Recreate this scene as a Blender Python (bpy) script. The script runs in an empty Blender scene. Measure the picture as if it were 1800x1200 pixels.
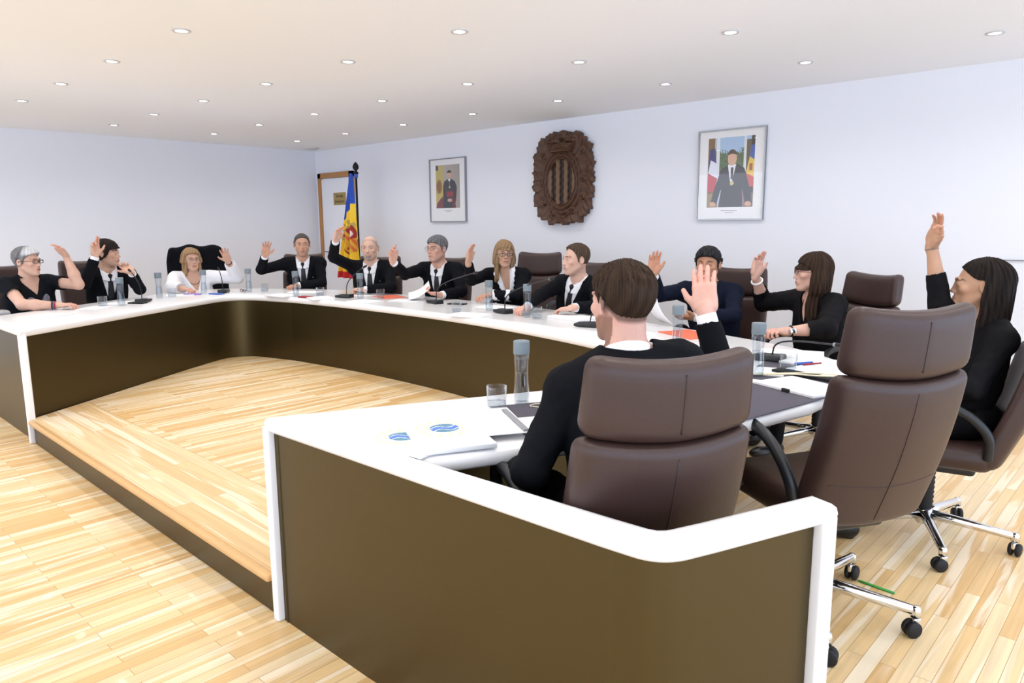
import bpy, bmesh, math, random
import numpy as np
from mathutils import Vector, Matrix
random.seed(7)
SC = bpy.context.scene
COL = SC.collection
PI = math.pi

# ------------------------------------------------------------------ camera
cam_data = bpy.data.cameras.new('camera'); cam = bpy.data.objects.new('camera', cam_data); COL.objects.link(cam)
RT = Vector((0.72956, 0.68390, -0.00573)).normalized()
FW = Vector((-0.67571, 0.71951, -0.16070)).normalized()
UPV = RT.cross(FW); RT = FW.cross(UPV).normalized()
cam.matrix_world = Matrix(((RT.x, UPV.x, -FW.x, 0), (RT.y, UPV.y, -FW.y, 0), (RT.z, UPV.z, -FW.z, 1.40), (0, 0, 0, 1)))
cam_data.sensor_width = 36; cam_data.lens = 36 * 1270.3 / 1800
cam_data.clip_start = 0.05
SC.camera = cam
# ------------------------------------------------------------------ world, exposure
w = bpy.data.worlds.new('world'); SC.world = w; w.use_nodes = True
# daylight: neutral from the side behind the camera, bluer and stronger from the right-hand windows
wn, wl = w.node_tree.nodes, w.node_tree.links; wb = wn['Background']
wt = wn.new('ShaderNodeTexCoord'); wx = wn.new('ShaderNodeSeparateXYZ'); wm = wn.new('ShaderNodeMapRange'); wm.inputs[1].default_value = -.2; wm.inputs[2].default_value = .8
wl.new(wt.outputs['Generated'], wx.inputs[0]); wl.new(wx.outputs['X'], wm.inputs[0])
wc = wn.new('ShaderNodeMix'); wc.data_type = 'RGBA'; wc.inputs[6].default_value = (2.35, 2.5, 2.75, 1); wc.inputs[7].default_value = (2.2, 2.7, 3.5, 1)
wl.new(wm.outputs[0], wc.inputs[0]); wl.new(wc.outputs[2], wb.inputs[0]); wb.inputs[1].default_value = 1.0
SC.view_settings.view_transform = 'Standard'; SC.view_settings.look = 'None'
SC.view_settings.gamma = 1; SC.view_settings.use_curve_mapping = False
SC.view_settings.exposure = 0.0
LAMP_W = 20.0

# ------------------------------------------------------------------ materials
def lin(r, g, b):
    f = lambda c: (c / 255) / 12.92 if c / 255 <= .04045 else ((c / 255 + .055) / 1.055) ** 2.4
    return (f(r), f(g), f(b), 1)
def mat(name, col, rough=.5, metal=0., spec=.5, bump=0., bscale=200., coat=0., trans=0., ior=1.45, emit=None, estr=0., sss=0., attr=False, var=0., sheen=0.):
    m = bpy.data.materials.new(name); m.use_nodes = True; nt = m.node_tree; N = nt.nodes; L = nt.links
    b = N['Principled BSDF']
    b.inputs['Base Color'].default_value = col; b.inputs['Roughness'].default_value = rough
    b.inputs['Metallic'].default_value = metal; b.inputs['Specular IOR Level'].default_value = spec
    b.inputs['Coat Weight'].default_value = coat; b.inputs['Transmission Weight'].default_value = trans; b.inputs['IOR'].default_value = ior
    if sheen: b.inputs['Sheen Weight'].default_value = sheen
    if sss: b.inputs['Subsurface Weight'].default_value = sss; b.inputs['Subsurface Radius'].default_value = (.012, .005, .003); b.inputs['Subsurface Scale'].default_value = .6
    if emit: b.inputs['Emission Color'].default_value = emit; b.inputs['Emission Strength'].default_value = estr
    if attr:
        a = N.new('ShaderNodeAttribute'); a.attribute_name = 'Col'; L.new(a.outputs['Color'], b.inputs['Base Color'])
    if var or bump:
        tc = N.new('ShaderNodeTexCoord'); nz = N.new('ShaderNodeTexNoise'); nz.inputs['Scale'].default_value = bscale; nz.inputs['Detail'].default_value = 4
        L.new(tc.outputs['Object'], nz.inputs['Vector'])
        if bump:
            bp = N.new('ShaderNodeBump'); bp.inputs['Strength'].default_value = bump; bp.inputs['Distance'].default_value = .002
            L.new(nz.outputs['Fac'], bp.inputs['Height']); L.new(bp.outputs['Normal'], b.inputs['Normal'])
        if var:
            mx = N.new('ShaderNodeMix'); mx.data_type = 'RGBA'; mx.blend_type = 'MULTIPLY'; mx.inputs[0].default_value = 1
            rp = N.new('ShaderNodeMapRange'); rp.inputs[3].default_value = 1 - var; rp.inputs[4].default_value = 1 + var
            L.new(nz.outputs['Fac'], rp.inputs[0]); L.new(rp.outputs[0], mx.inputs[7])
            if attr: L.new(a.outputs['Color'], mx.inputs[6])
            else: mx.inputs[6].default_value = col
            L.new(mx.outputs[2], b.inputs['Base Color'])
    return m
M = {}
M['wall'] = mat('white_paint', (.812, .835, .905, 1), .85, bump=.05, bscale=60)
M['ceiling'] = mat('ceiling_paint', (.89, .92, .98, 1), .9, bump=.03, bscale=40)
M['white_top'] = mat('white_solid_surface', (.86, .85, .86, 1), .22, spec=.5)
M['leather'] = mat('brown_leather', lin(60, 42, 38), .38, bump=.25, bscale=350, var=.08)
M['blackplastic'] = mat('black_plastic', lin(26, 28, 32), .38)
M['rubber'] = mat('black_rubber', lin(18, 18, 20), .6)
M['chrome'] = mat('chrome', (.75, .76, .78, 1), .12, metal=1)
M['steel'] = mat('grey_metal', (.35, .36, .38, 1), .3, metal=1)
def thin_glass(name, ior, tint):
    m = bpy.data.materials.new(name); m.use_nodes = True; nt = m.node_tree; N = nt.nodes; L = nt.links; N.remove(N['Principled BSDF'])
    t = N.new('ShaderNodeBsdfTransparent'); t.inputs[0].default_value = tint; g = N.new('ShaderNodeBsdfGlossy'); g.inputs['Roughness'].default_value = .02; g.inputs['Color'].default_value = (.95, .96, 1, 1)
    f0 = N.new('ShaderNodeLayerWeight'); f0.inputs[0].default_value = .5; p5 = N.new('ShaderNodeMath'); p5.operation = 'POWER'; p5.inputs[1].default_value = 4; L.new(f0.outputs['Facing'], p5.inputs[0]); f = N.new('ShaderNodeMath'); f.operation = 'MULTIPLY_ADD'; f.inputs[1].default_value = .75 * (ior - 1) / .5; f.inputs[2].default_value = .035; L.new(p5.outputs[0], f.inputs[0]); mx = N.new('ShaderNodeMixShader'); L.new(f.outputs[0], mx.inputs[0]); L.new(t.outputs[0], mx.inputs[1]); L.new(g.outputs[0], mx.inputs[2]); L.new(mx.outputs[0], N['Material Output'].inputs[0]); return m
M['glass'] = thin_glass('clear_glass', 1.5, (.93, .945, .955, 1))
M['water'] = thin_glass('water', 1.33, (.90, .93, .95, 1))
M['cap_grey'] = mat('blue_grey_cap', lin(118, 130, 138), .5)
M['paper'] = mat('white_paper', (.86, .86, .87, 1), .8)
M['pad'] = mat('grey_leather_pad', lin(72, 68, 80), .6, bump=.15, bscale=300)
M['oakframe'] = mat('oak_frame', lin(178, 128, 78), .5, var=.15, bscale=25)
M['brass'] = mat('brass_plate', lin(176, 150, 92), .35, metal=.6)
M['black'] = mat('matt_black', lin(15, 15, 17), .7)
M['ink'] = mat('dark_ink', lin(60, 55, 50), .7)
M['gray_ink'] = mat('grey_ink', lin(150, 150, 155), .8)
M['blue_ink'] = mat('blue_ink', lin(85, 125, 205), .6)
M['teal_ink'] = mat('slate_blue_ink', lin(95, 140, 165), .6)
M['orange_ink'] = mat('pale_orange_ink', lin(238, 205, 160), .6)
M['orange'] = mat('orange_card', lin(228, 105, 70), .6)
M['red'] = mat('red_leatherette', lin(150, 25, 40), .4)
M['blue'] = mat('blue_plastic', lin(60, 100, 190), .4)
M['violet'] = mat('violet_paper', lin(150, 120, 200), .6)
M['green'] = mat('green_plastic', lin(60, 150, 60), .4)
M['rope'] = mat('cream_cord', lin(225, 215, 185), .8)
M['lens'] = mat('lit_lamp_lens', (1, 1, 1, 1), .5, emit=(1, .98, .95, 1), estr=14)
M['trimring'] = mat('white_lamp_ring', (.6, .6, .62, 1), .4)
M['grey'] = mat('mid_grey', lin(140, 142, 148), .5)
M['skin'] = mat('skin', (.6, .4, .3, 1), .5, spec=.35, sss=.12, attr=True, var=.06, bscale=120)
M['hair'] = mat('hair', (.1, .1, .1, 1), .5, spec=.08, attr=True, bump=.3, bscale=180)
M['eye'] = mat('eyeball', (.8, .8, .8, 1), .1, attr=True)
M['cloth_black'] = mat('black_suit_wool', lin(15, 16, 21), .85, spec=.12, bump=.2, bscale=500)
M['cloth_navy'] = mat('navy_suit_wool', lin(20, 25, 42), .85, spec=.12, bump=.2, bscale=500)
M['cloth_soft'] = mat('black_soft_fabric', lin(15, 14, 17), .7, spec=.12, bump=.2, bscale=300)
M['cloth_tee'] = mat('black_cotton', lin(18, 20, 25), .85, spec=.12, bump=.2, bscale=400)
M['cloth_white'] = mat('white_cotton', (.82, .82, .86, 1), .8, bump=.2, bscale=300)
M['tie'] = mat('black_silk_tie', lin(16, 16, 20), .5)
M['shoe'] = mat('black_shoe_leather', lin(15, 15, 16), .3)
M['tint'] = thin_glass('glazing', 1.3, (1, 1, 1, 1))
M['print_grey'] = mat('grey_shirt_print', lin(120, 122, 130), .8)

def bronze():
    m = mat('brushed_bronze', lin(84, 73, 48), .38, metal=.85)
    nt = m.node_tree; N = nt.nodes; L = nt.links; b = N['Principled BSDF']
    tc = N.new('ShaderNodeTexCoord'); mp = N.new('ShaderNodeMapping'); mp.inputs['Scale'].default_value = (60, 60, 900)
    nz = N.new('ShaderNodeTexNoise'); nz.inputs['Scale'].default_value = 1.; nz.inputs['Detail'].default_value = 3
    L.new(tc.outputs['Object'], mp.inputs['Vector']); L.new(mp.outputs[0], nz.inputs['Vector'])
    rr = N.new('ShaderNodeMapRange'); rr.inputs[3].default_value = .30; rr.inputs[4].default_value = .46
    L.new(nz.outputs['Fac'], rr.inputs[0]); L.new(rr.outputs[0], b.inputs['Roughness'])
    return m
M['bronze'] = bronze()

def wood(name, lo, mid, hi, length=.70, width=.05, along_y=True, dark=1.):
    m = bpy.data.materials.new(name); m.use_nodes = True; nt = m.node_tree; N = nt.nodes; L = nt.links
    b = N['Principled BSDF']; b.inputs['Roughness'].default_value = .42; b.inputs['Coat Weight'].default_value = .05
    tc = N.new('ShaderNodeTexCoord'); mp = N.new('ShaderNodeMapping')
    if along_y: mp.inputs['Rotation'].default_value = (0, 0, PI / 2)
    L.new(tc.outputs['Object'], mp.inputs['Vector'])
    def brick(off, w, c1, c2, mort):
        t = N.new('ShaderNodeTexBrick'); t.offset = off; t.offset_frequency = 2; t.squash = 1
        t.inputs['Color1'].default_value = c1; t.inputs['Color2'].default_value = c2; t.inputs['Mortar'].default_value = mort
        t.inputs['Scale'].default_value = 1; t.inputs['Mortar Size'].default_value = .0011; t.inputs['Mortar Smooth'].default_value = .3
        t.inputs['Brick Width'].default_value = w; t.inputs['Row Height'].default_value = width; t.inputs['Bias'].default_value = 0
        L.new(mp.outputs[0], t.inputs['Vector']); return t
    bk = brick(.37, length, (0, 0, 0, 1), (1, 1, 1, 1), (.35, .35, .35, 1))
    ramp = N.new('ShaderNodeValToRGB'); e = ramp.color_ramp.elements
    e[0].position = 0; e[0].color = lo; e[1].position = 1; e[1].color = hi; x = e.new(.45); x.color = mid
    L.new(bk.outputs['Color'], ramp.inputs[0])
    # grain, shifted per plank
    sh = N.new('ShaderNodeVectorMath'); sh.operation = 'MULTIPLY_ADD'; sh.inputs[1].default_value = (7, 3, 5)
    L.new(bk.outputs['Color'], sh.inputs[0]); 
    gm = N.new('ShaderNodeMapping'); gm.inputs['Scale'].default_value = (1.3, 30, 1)
    L.new(mp.outputs[0], gm.inputs['Vector']); L.new(gm.outputs[0], sh.inputs[2])
    gn = N.new('ShaderNodeTexNoise'); gn.inputs['Scale'].default_value = 1.2; gn.inputs['Detail'].default_value = 6; gn.inputs['Roughness'].default_value = .65; gn.inputs['Distortion'].default_value = .6
    L.new(sh.outputs[0], gn.inputs['Vector'])
    gr = N.new('ShaderNodeMapRange'); gr.inputs[1].default_value = .3; gr.inputs[2].default_value = .7; gr.inputs[3].default_value = .86; gr.inputs[4].default_value = 1.1
    L.new(gn.outputs['Fac'], gr.inputs[0])
    mx = N.new('ShaderNodeMix'); mx.data_type = 'RGBA'; mx.blend_type = 'MULTIPLY'; mx.inputs[0].default_value = 1
    L.new(ramp.outputs[0], mx.inputs[6]); L.new(gr.outputs[0], mx.inputs[7])
    # pale sapwood streaks
    sn = N.new('ShaderNodeTexNoise'); sn.inputs['Scale'].default_value = .8; sn.inputs['Detail'].default_value = 2; sn.inputs['Distortion'].default_value = 1
    gm2 = N.new('ShaderNodeMapping'); gm2.inputs['Scale'].default_value = (1.0, 16, 1); sh2 = N.new('ShaderNodeVectorMath'); sh2.operation = 'MULTIPLY_ADD'; sh2.inputs[1].default_value = (11, 17, 3)
    L.new(mp.outputs[0], gm2.inputs['Vector']); L.new(gm2.outputs[0], sh2.inputs[2]); L.new(bk.outputs['Color'], sh2.inputs[0]); L.new(sh2.outputs[0], sn.inputs['Vector'])
    sr = N.new('ShaderNodeMapRange'); sr.inputs[1].default_value = .54; sr.inputs[2].default_value = .62; sr.inputs[3].default_value = 0; sr.inputs[4].default_value = .65
    L.new(sn.outputs['Fac'], sr.inputs[0])
    m2 = N.new('ShaderNodeMix'); m2.data_type = 'RGBA'; L.new(sr.outputs[0], m2.inputs[0]); L.new(mx.outputs[2], m2.inputs[6]); m2.inputs[7].default_value = lin(246, 232, 208)
    # seams
    m3 = N.new('ShaderNodeMix'); m3.data_type = 'RGBA'; L.new(bk.outputs['Fac'], m3.inputs[0]); L.new(m2.outputs[2], m3.inputs[6]); m3.inputs[7].default_value = lin(176, 136, 88)
    L.new(m3.outputs[2], b.inputs['Base Color'])
    return m
M['floor'] = wood('oak_strip_floor', lin(214, 172, 112), lin(228, 194, 140), lin(234, 210, 168))
M['step'] = wood('oak_step_boards', lin(212, 172, 116), lin(224, 190, 140), lin(234, 206, 164), 1.6, .08, False)
M['nosing'] = mat('oak_nosing', lin(204, 162, 108), .4, var=.1, bscale=30)

# ------------------------------------------------------------------ object helpers
def tag(o, label=None, cat=None, group=None, kind=None):
    if label: o['label'] = label
    if cat: o['category'] = cat
    if group: o['group'] = group
    if kind: o['kind'] = kind
    return o
def empty(name, loc=(0, 0, 0), rz=0, label=None, cat=None, group=None):
    o = bpy.data.objects.new(name, None); COL.objects.link(o); o.location = loc; o.rotation_euler = (0, 0, rz); o.empty_display_size = .1
    return tag(o, label, cat, group)
def link(name, me, m, parent=None, smooth=True):
    o = bpy.data.objects.new(name, me); COL.objects.link(o)
    if m: me.materials.append(M[m] if isinstance(m, str) else m)
    if smooth: me.shade_smooth()
    if parent: o.parent = parent
    return o
def mesh_np(name, V, Q):
    me = bpy.data.meshes.new(name); V = np.ascontiguousarray(V, np.float32); Q = np.ascontiguousarray(Q, np.int32); n = Q.shape[1]
    me.vertices.add(len(V)); me.vertices.foreach_set('co', V.ravel())
    me.loops.add(Q.size); me.loops.foreach_set('vertex_index', Q.ravel())
    me.polygons.add(len(Q)); me.polygons.foreach_set('loop_start', np.arange(0, Q.size, n, dtype=np.int32))
    me.update(calc_edges=True); me.validate(); return me
def set_col(me, C):
    a = me.color_attributes.new('Col', 'FLOAT_COLOR', 'POINT'); C4 = np.ones((len(C), 4), np.float32); C4[:, :3] = C; a.data.foreach_set('color', C4.ravel())

class MB:
    def __init__(s): s.v = []; s.f = []
    def add(s, V, Fc):
        n = len(s.v); s.v += [tuple(map(float, p)) for p in V]; s.f += [tuple(i + n for i in q) for q in Fc]; return s
    def box(s, c, d, rz=0., bev=0., R=None):
        cx, cy, cz = c; hx, hy, hz = d[0] / 2, d[1] / 2, d[2] / 2
        if bev > 0:
            return s.rbox(c, d, bev, 3, rz=rz, R=R)
        P = [Vector((x, y, z)) for z in (-hz, hz) for y in (-hy, hy) for x in (-hx, hx)]
        A = R if R is not None else Matrix.Rotation(rz, 3, 'Z')
        P = [A @ p + Vector(c) for p in P]
        return s.add(P, [(0, 2, 3, 1), (4, 5, 7, 6), (0, 1, 5, 4), (2, 6, 7, 3), (0, 4, 6, 2), (1, 3, 7, 5)])
    def rbox(s, c, d, r, seg=3, n=(1, 1, 1), rz=0., R=None, warp=None):
        """rounded box, corners of radius r, n extra divisions per axis"""
        h = [d[0] / 2, d[1] / 2, d[2] / 2]; r = min(r, *h) * .999
        def axis(hh, k):
            i = hh - r; a = [-hh + r * (1 - math.cos(t * PI / 2 / seg)) * 0 for t in range(0)]
            lo = [-(i + r * math.cos(PI / 2 * t / seg) ) for t in range(seg)]
            lo = sorted(set(round(x, 6) for x in lo + [-i]))
            mid = [(-i + 2 * i * (j + 1) / (k + 1)) for j in range(k)]
            return lo + mid + [-x for x in reversed(lo)]
        ax = [axis(h[j], n[j]) for j in range(3)]
        V = []; Fc = []; idx = {}
        def vid(p):
            k = (round(p[0], 6), round(p[1], 6), round(p[2], 6))
            if k in idx: return idx[k]
            q = [0] * 3; e = [0] * 3
            for j in range(3):
                q[j] = max(-(h[j] - r), min(h[j] - r, p[j])); e[j] = p[j] - q[j]
            l = math.sqrt(sum(x * x for x in e))
            P = [q[j] + (e[j] / l * r if l > 1e-9 else 0) for j in range(3)]
            P = Vector(warp(*P)) if warp else Vector(P)
            A = R if R is not None else Matrix.Rotation(rz, 3, 'Z')
            idx[k] = len(V); V.append(A @ P + Vector(c)); return idx[k]
        for a in range(3):
            b, cc = (a + 1) % 3, (a + 2) % 3
            for sgn in (-1, 1):
                for i in range(len(ax[b]) - 1):
                    for j in range(len(ax[cc]) - 1):
                        q = []
                        for (u, w_) in ((i, j), (i + 1, j), (i + 1, j + 1), (i, j + 1)):
                            p = [0, 0, 0]; p[a] = sgn * h[a]; p[b] = ax[b][u]; p[cc] = ax[cc][w_]; q.append(vid(p))
                        if sgn < 0: q.reverse()
                        if len(set(q)) == 4: Fc.append(q)
        return s.add(V, Fc)
    def tube(s, pts, rad, n=10, cap=True, flat=1.):
        P = [Vector(p) for p in pts]; R = rad if isinstance(rad, (list, tuple)) else [rad] * len(P)
        V = []; up = None
        for i, p in enumerate(P):
            t = (P[min(i + 1, len(P) - 1)] - P[max(i - 1, 0)]).normalized()
            if up is None:
                up = Vector((0, 0, 1)) if abs(t.z) < .9 else Vector((1, 0, 0))
            x = t.cross(up).normalized(); y = x.cross(t).normalized(); up = y
            for k in range(n):
                a = 2 * PI * k / n; V.append(p + x * math.cos(a) * R[i] + y * math.sin(a) * R[i] * flat)
        Fc = [(i * n + k, i * n + (k + 1) % n, (i + 1) * n + (k + 1) % n, (i + 1) * n + k) for i in range(len(P) - 1) for k in range(n)]
        if cap: Fc += [tuple(reversed(range(n))), tuple((len(P) - 1) * n + k for k in range(n))]
        return s.add(V, Fc)
    def lathe(s, prof, n=24, c=(0, 0, 0), A=None):
        V = []
        for (r, z) in prof:
            for k in range(n):
                a = 2 * PI * k / n; p = Vector((r * math.cos(a), r * math.sin(a), z)); V.append((A @ p if A else p) + Vector(c))
        Fc = [(i * n + k, i * n + (k + 1) % n, (i + 1) * n + (k + 1) % n, (i + 1) * n + k) for i in range(len(prof) - 1) for k in range(n)]
        if prof[0][0] > 1e-6: Fc.append(tuple(reversed(range(n))))
        if prof[-1][0] > 1e-6: Fc.append(tuple((len(prof) - 1) * n + k for k in range(n)))
        return s.add(V, Fc)
    def ball(s, c, r, n=12, sc=(1, 1, 1)):
        return s.lathe([(max(r * math.sin(PI * i / (n // 2)), 1e-7), -r * math.cos(PI * i / (n // 2))) for i in range(n // 2 + 1)], n, c, Matrix.Diagonal(sc).to_3x3())
    def prism(s, poly, z0, z1):
        n = len(poly); V = [(x, y, z0) for x, y in poly] + [(x, y, z1) for x, y in poly]
        return s.add(V, [tuple(reversed(range(n))), tuple(range(n, 2 * n))] + [(i, (i + 1) % n, n + (i + 1) % n, n + i) for i in range(n)])
    def wall(s, path, z0, z1, t):
        """thin vertical sheet along an open path, thickness t to its left"""
        P = [Vector(p) for p in path]; n = len(P); off = []
        for i in range(n):
            a = (P[i] - P[i - 1]).normalized() if i else (P[1] - P[0]).normalized()
            b = (P[i + 1] - P[i]).normalized() if i < n - 1 else a
            m = Vector((-(a.y + b.y), a.x + b.x)).normalized(); k = m.dot(Vector((-a.y, a.x))); off.append(P[i] + m * t / max(k, .3))
        poly = [tuple(p) for p in P] + [tuple(p) for p in reversed(off)]
        m = len(poly); V = [(x, y, z0) for x, y in poly] + [(x, y, z1) for x, y in poly]
        Fc = [(i, (i + 1) % m, m + (i + 1) % m, m + i) for i in range(m)]
        Fc += [(i, m - 1 - i, m - 2 - i, i + 1) for i in range(n - 1)] + [(m + i, m + i + 1, 2 * m - 2 - i, 2 * m - 1 - i) for i in range(n - 1)]
        return s.add(V, Fc)
    def build(s, name, m, parent=None, smooth=True, auto=None):
        me = bpy.data.meshes.new(name); me.from_pydata(s.v, [], s.f); me.validate(); me.update()
        bm = bmesh.new(); bm.from_mesh(me); bmesh.ops.recalc_face_normals(bm, faces=bm.faces); bm.to_mesh(me); bm.free()
        o = link(name, me, m, parent, smooth)
        if auto is not None and smooth: me.set_sharp_from_angle(angle=math.radians(auto))
        return o
def slab(name, outline, z, thick, r, m, parent=None):
    """flat slab with rounded edges from a closed 2D outline (top at z)"""
    P = [Vector((q[0], q[1])) for q in outline]; n = len(P)
    area = sum(P[i].x * P[(i + 1) % n].y - P[(i + 1) % n].x * P[i].y for i in range(n))
    if area < 0: P.reverse()
    nor = []
    for i in range(n):
        a = (P[i] - P[i - 1]).normalized(); b = (P[(i + 1) % n] - P[i]).normalized()
        mm = Vector((-(a.y + b.y), a.x + b.x)).normalized(); nor.append(mm / max(.45, mm.dot(Vector((-a.y, a.x)))))
    loops = []
    for k in range(7):
        t = -PI / 2 + PI * k / 6
        zz = z - thick / 2 + math.sin(t) * r + (thick / 2 - r) * (1 if k > 3 else (-1 if k < 3 else 0)); o = r * (1 - math.cos(t))
        loops.append([(p.x + q.x * o, p.y + q.y * o, zz) for p, q in zip(P, nor)])
    from mathutils.geometry import tessellate_polygon
    V = [p for l in loops for p in l]; Fc = [(k * n + i, k * n + (i + 1) % n, (k + 1) * n + (i + 1) % n, (k + 1) * n + i) for k in range(6) for i in range(n)]
    tri = tessellate_polygon([[Vector(p) for p in loops[-1]]])
    Fc += [tuple(6 * n + i for i in t) for t in tri] + [tuple(reversed(t)) for t in tri]
    return MB().add(V, Fc).build(name, m, parent, True, 50)
def text_mesh(name, body, size, m, parent, Mx, align='CENTER', extrude=.0004):
    cu = bpy.data.curves.new(name, 'FONT'); cu.body = body; cu.size = size; cu.align_x = align; cu.align_y = 'CENTER'; cu.extrude = extrude
    ob = bpy.data.objects.new(name, cu); COL.objects.link(ob)
    dg = bpy.context.evaluated_depsgraph_get(); me = bpy.data.meshes.new_from_object(ob.evaluated_get(dg)); bpy.data.objects.remove(ob)
    me.transform(Mx); me.materials.clear(); return link(name, me, m, parent, False)
def copy_tree(o, parent=None):
    c = o.copy(); COL.objects.link(c)
    if parent: c.parent = parent
    for ch in o.children: copy_tree(ch, c)
    return c
def smooth_path(P, it=3, closed=False):
    P = [Vector(p) for p in P]
    for _ in range(it):
        Q = []; n = len(P)
        rng = range(n) if closed else range(n - 1)
        if not closed: Q.append(P[0])
        for i in rng:
            a, b = P[i], P[(i + 1) % n]; Q += [a * .75 + b * .25, a * .25 + b * .75]
        if not closed: Q.append(P[-1])
        P = Q
    return P

# ------------------------------------------------------------------ the room
WX, WY, HC = -9.36, 5.86, 2.44
def struct(name, mb, m, **k):
    return tag(mb.build(name, m, **k), kind='structure')
struct('floor', MB().box((-3.2, 1.4, -.02), (12.6, 9.2, .04)), 'floor', smooth=False)
struct('ceiling', MB().box((-3.2, 1.4, HC + .02), (12.6, 9.2, .04)), 'ceiling', smooth=False)
struct('wall_left', MB().box((WX - .05, 1.4, HC / 2), (.1, 9.2, HC)), 'wall', smooth=False)
struct('wall_back', MB().box((-3.2, WY + .05, HC / 2), (12.6, .1, HC)), 'wall', smooth=False)
struct('trim_1', MB().box((0.5, WY - .006, 1.139), (2.95, .012, .006)), 'grey', smooth=False)
# emergency exit door
d = tag(empty('door_1', (-8.84, WY, 0)), kind='structure')
f = MB()
f.box((-.385, -.02, 1.06), (.07, .05, 2.12)); f.box((.385, -.02, 1.06), (.07, .05, 2.12)); f.box((0, -.02, 2.085), (.84, .05, .07))
f.build('door_frame', 'oakframe', d, False)
MB().box((0, -.012, 1.02), (.70, .03, 2.04)).build('door_leaf', 'wall', d, False)
MB().tube([(-.28, -.03, 1.02), (-.28, -.07, 1.02), (-.17, -.075, 1.02)], .009, 10).build('door_handle', 'steel', d)
pl = empty('door_sign', (-8.745, WY - .0295, 1.757), label='brass emergency exit plate fixed to the white door', cat='sign')
MB().box((0, 0, 0), (.30, .005, .17), bev=.002).build('plate', 'brass', pl)
RX = Matrix.Rotation(PI / 2, 4, 'X')
text_mesh('lettering', 'Sortida', .062, 'ink', pl, Matrix.Translation((0, -.0036, .038)) @ RX)
text_mesh('lettering', 'Emerg\u00e8ncia', .05, 'ink', pl, Matrix.Translation((0, -.0036, -.035)) @ RX)

# downlights
def make_downlight():
    r = empty('ceiling_downlight')
    MB().lathe([(.031, 0), (.048, 0), (.050, -.003), (.047, -.006), (.033, -.005), (.031, 0)], 24).build('ring', 'trimring', r)
    MB().lathe([(.0001, -.003), (.031, -.003), (.031, -.0005), (.0001, -.0005)], 20).build('lamp_lens', 'lens', r)
    return r
proto = make_downlight(); first = True; lamp_data = None
row_words = ['nearest the camera', 'second nearest the camera', 'second nearest the portraits', 'nearest the portraits']
lab_n = {}
for j in range(-3, 4):
    for k in range(0, 10):
        x = -8.35 + 1.058 * k; y = 1.79 + 1.062 * j
        u = Vector((x, y, HC - 1.40)); dz = u.dot(FW)
        px = 900 + 1270.3 * u.dot(RT) / dz if dz > .1 else -999; py = 600 - 1270.3 * u.dot(UPV) / dz if dz > .1 else -999
        vis = 0 < px < 1800 and 0 < py < 1200
        if j == -3 or (j == -2 and x > -3.2): continue
        # the lamp's own light
        if lamp_data is None:
            lamp_data = bpy.data.lights.new('downlight', 'SPOT'); lamp_data.energy = LAMP_W; lamp_data.spot_size = math.radians(150); lamp_data.spot_blend = 1; lamp_data.shadow_soft_size = .04; lamp_data.color = (1, .98, .96)
        lo = bpy.data.objects.new('downlight_light', lamp_data); COL.objects.link(lo); lo.location = (x, y, HC - .012)
        if not vis: continue
        o = proto if first else copy_tree(proto); first = False
        o.location = (x, y, HC); nth = lab_n.get(j, 0); lab_n[j] = nth + 1
        tag(o, None, 'ceiling light', 'recessed downlights in the ceiling'); o['_row'] = j; o['_k'] = k
ordw = ['first', 'second', 'third', 'fourth', 'fifth', 'sixth', 'seventh', 'eighth']
for o in [o for o in bpy.data.objects if '_row' in o]:
    j = o['_row']; ks = sorted(q['_k'] for q in bpy.data.objects if '_row' in q and q['_row'] == j); n = ks.index(o['_k'])
    o['label'] = 'lit downlight, %s from left in the ceiling row %s' % (ordw[min(n, 7)], row_words[max(j, 0)])
    o['_c'] = 1
for o in bpy.data.objects:
    for kk in ('_row', '_k', '_c'):
        if kk in o: del o[kk]
ds = empty('ceiling_speaker', (-8.97, 5.55, HC), label='flat round grey ceiling fitting tucked into the corner above the door', cat='ceiling fitting')
MB().lathe([(.0001, -.03), (.05, -.028), (.09, -.018), (.12, -.004), (.12, 0)], 28).build('housing', 'trimring', ds)
# ------------------------------------------------------------------ raised platform inside the desk
INNER = [(-5.40, 1.175), (-6.36, 2.72), (-6.52, 2.98)]
corner = smooth_path([(-6.30, 2.62), (-6.66, 3.22), (-5.98, 3.395)], 4)
back = smooth_path([(-5.98, 3.395), (-5.3, 3.475), (-4.5, 3.50), (-3.8, 3.48), (-3.17, 3.40), (-2.62, 3.29), (-2.2, 3.17)], 3)
rcorner = smooth_path([(-2.2, 3.17), (-1.42, 2.93), (-1.66, 2.50)], 4)
inner = [Vector((-5.40, 1.175))] + corner + back[1:] + rcorner[1:] + [Vector((-2.28, 1.175))]
def offs(path, t):
    out = []; n = len(path)
    for i, p in enumerate(path):
        a = (path[min(i + 1, n - 1)] - path[max(i - 1, 0)]).normalized(); out.append(Vector((p.x - a.y * t, p.y + a.x * t)))
    return out
pan = offs(inner, .028)            # panel face, a little behind the table edge
pl_poly = [(p.x, p.y) for p in pan]
pf = tag(empty('floor_platform', (-3.84, 1.6, 0)), kind='structure')
Y0 = 1.60
def clip_poly(P, y, above):
    out = []
    for i in range(len(P)):
        a, b = P[i], P[(i + 1) % len(P)]
        ina = (a[1] >= y) == above; inb = (b[1] >= y) == above
        if ina: out.append(a)
        if ina != inb:
            t = (y - a[1]) / (b[1] - a[1]); out.append((a[0] + (b[0] - a[0]) * t, y))
    return out
def at0(o): o.location = (3.84, -1.6, 0); return o
full = [(p[0], p[1]) for p in pl_poly]
full[0] = (full[0][0], 1.19); full[-1] = (full[-1][0], 1.19)
at0(MB().prism(clip_poly(full, Y0, True), .14, .16).build('platform_boards', 'floor', pf, False))
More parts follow.
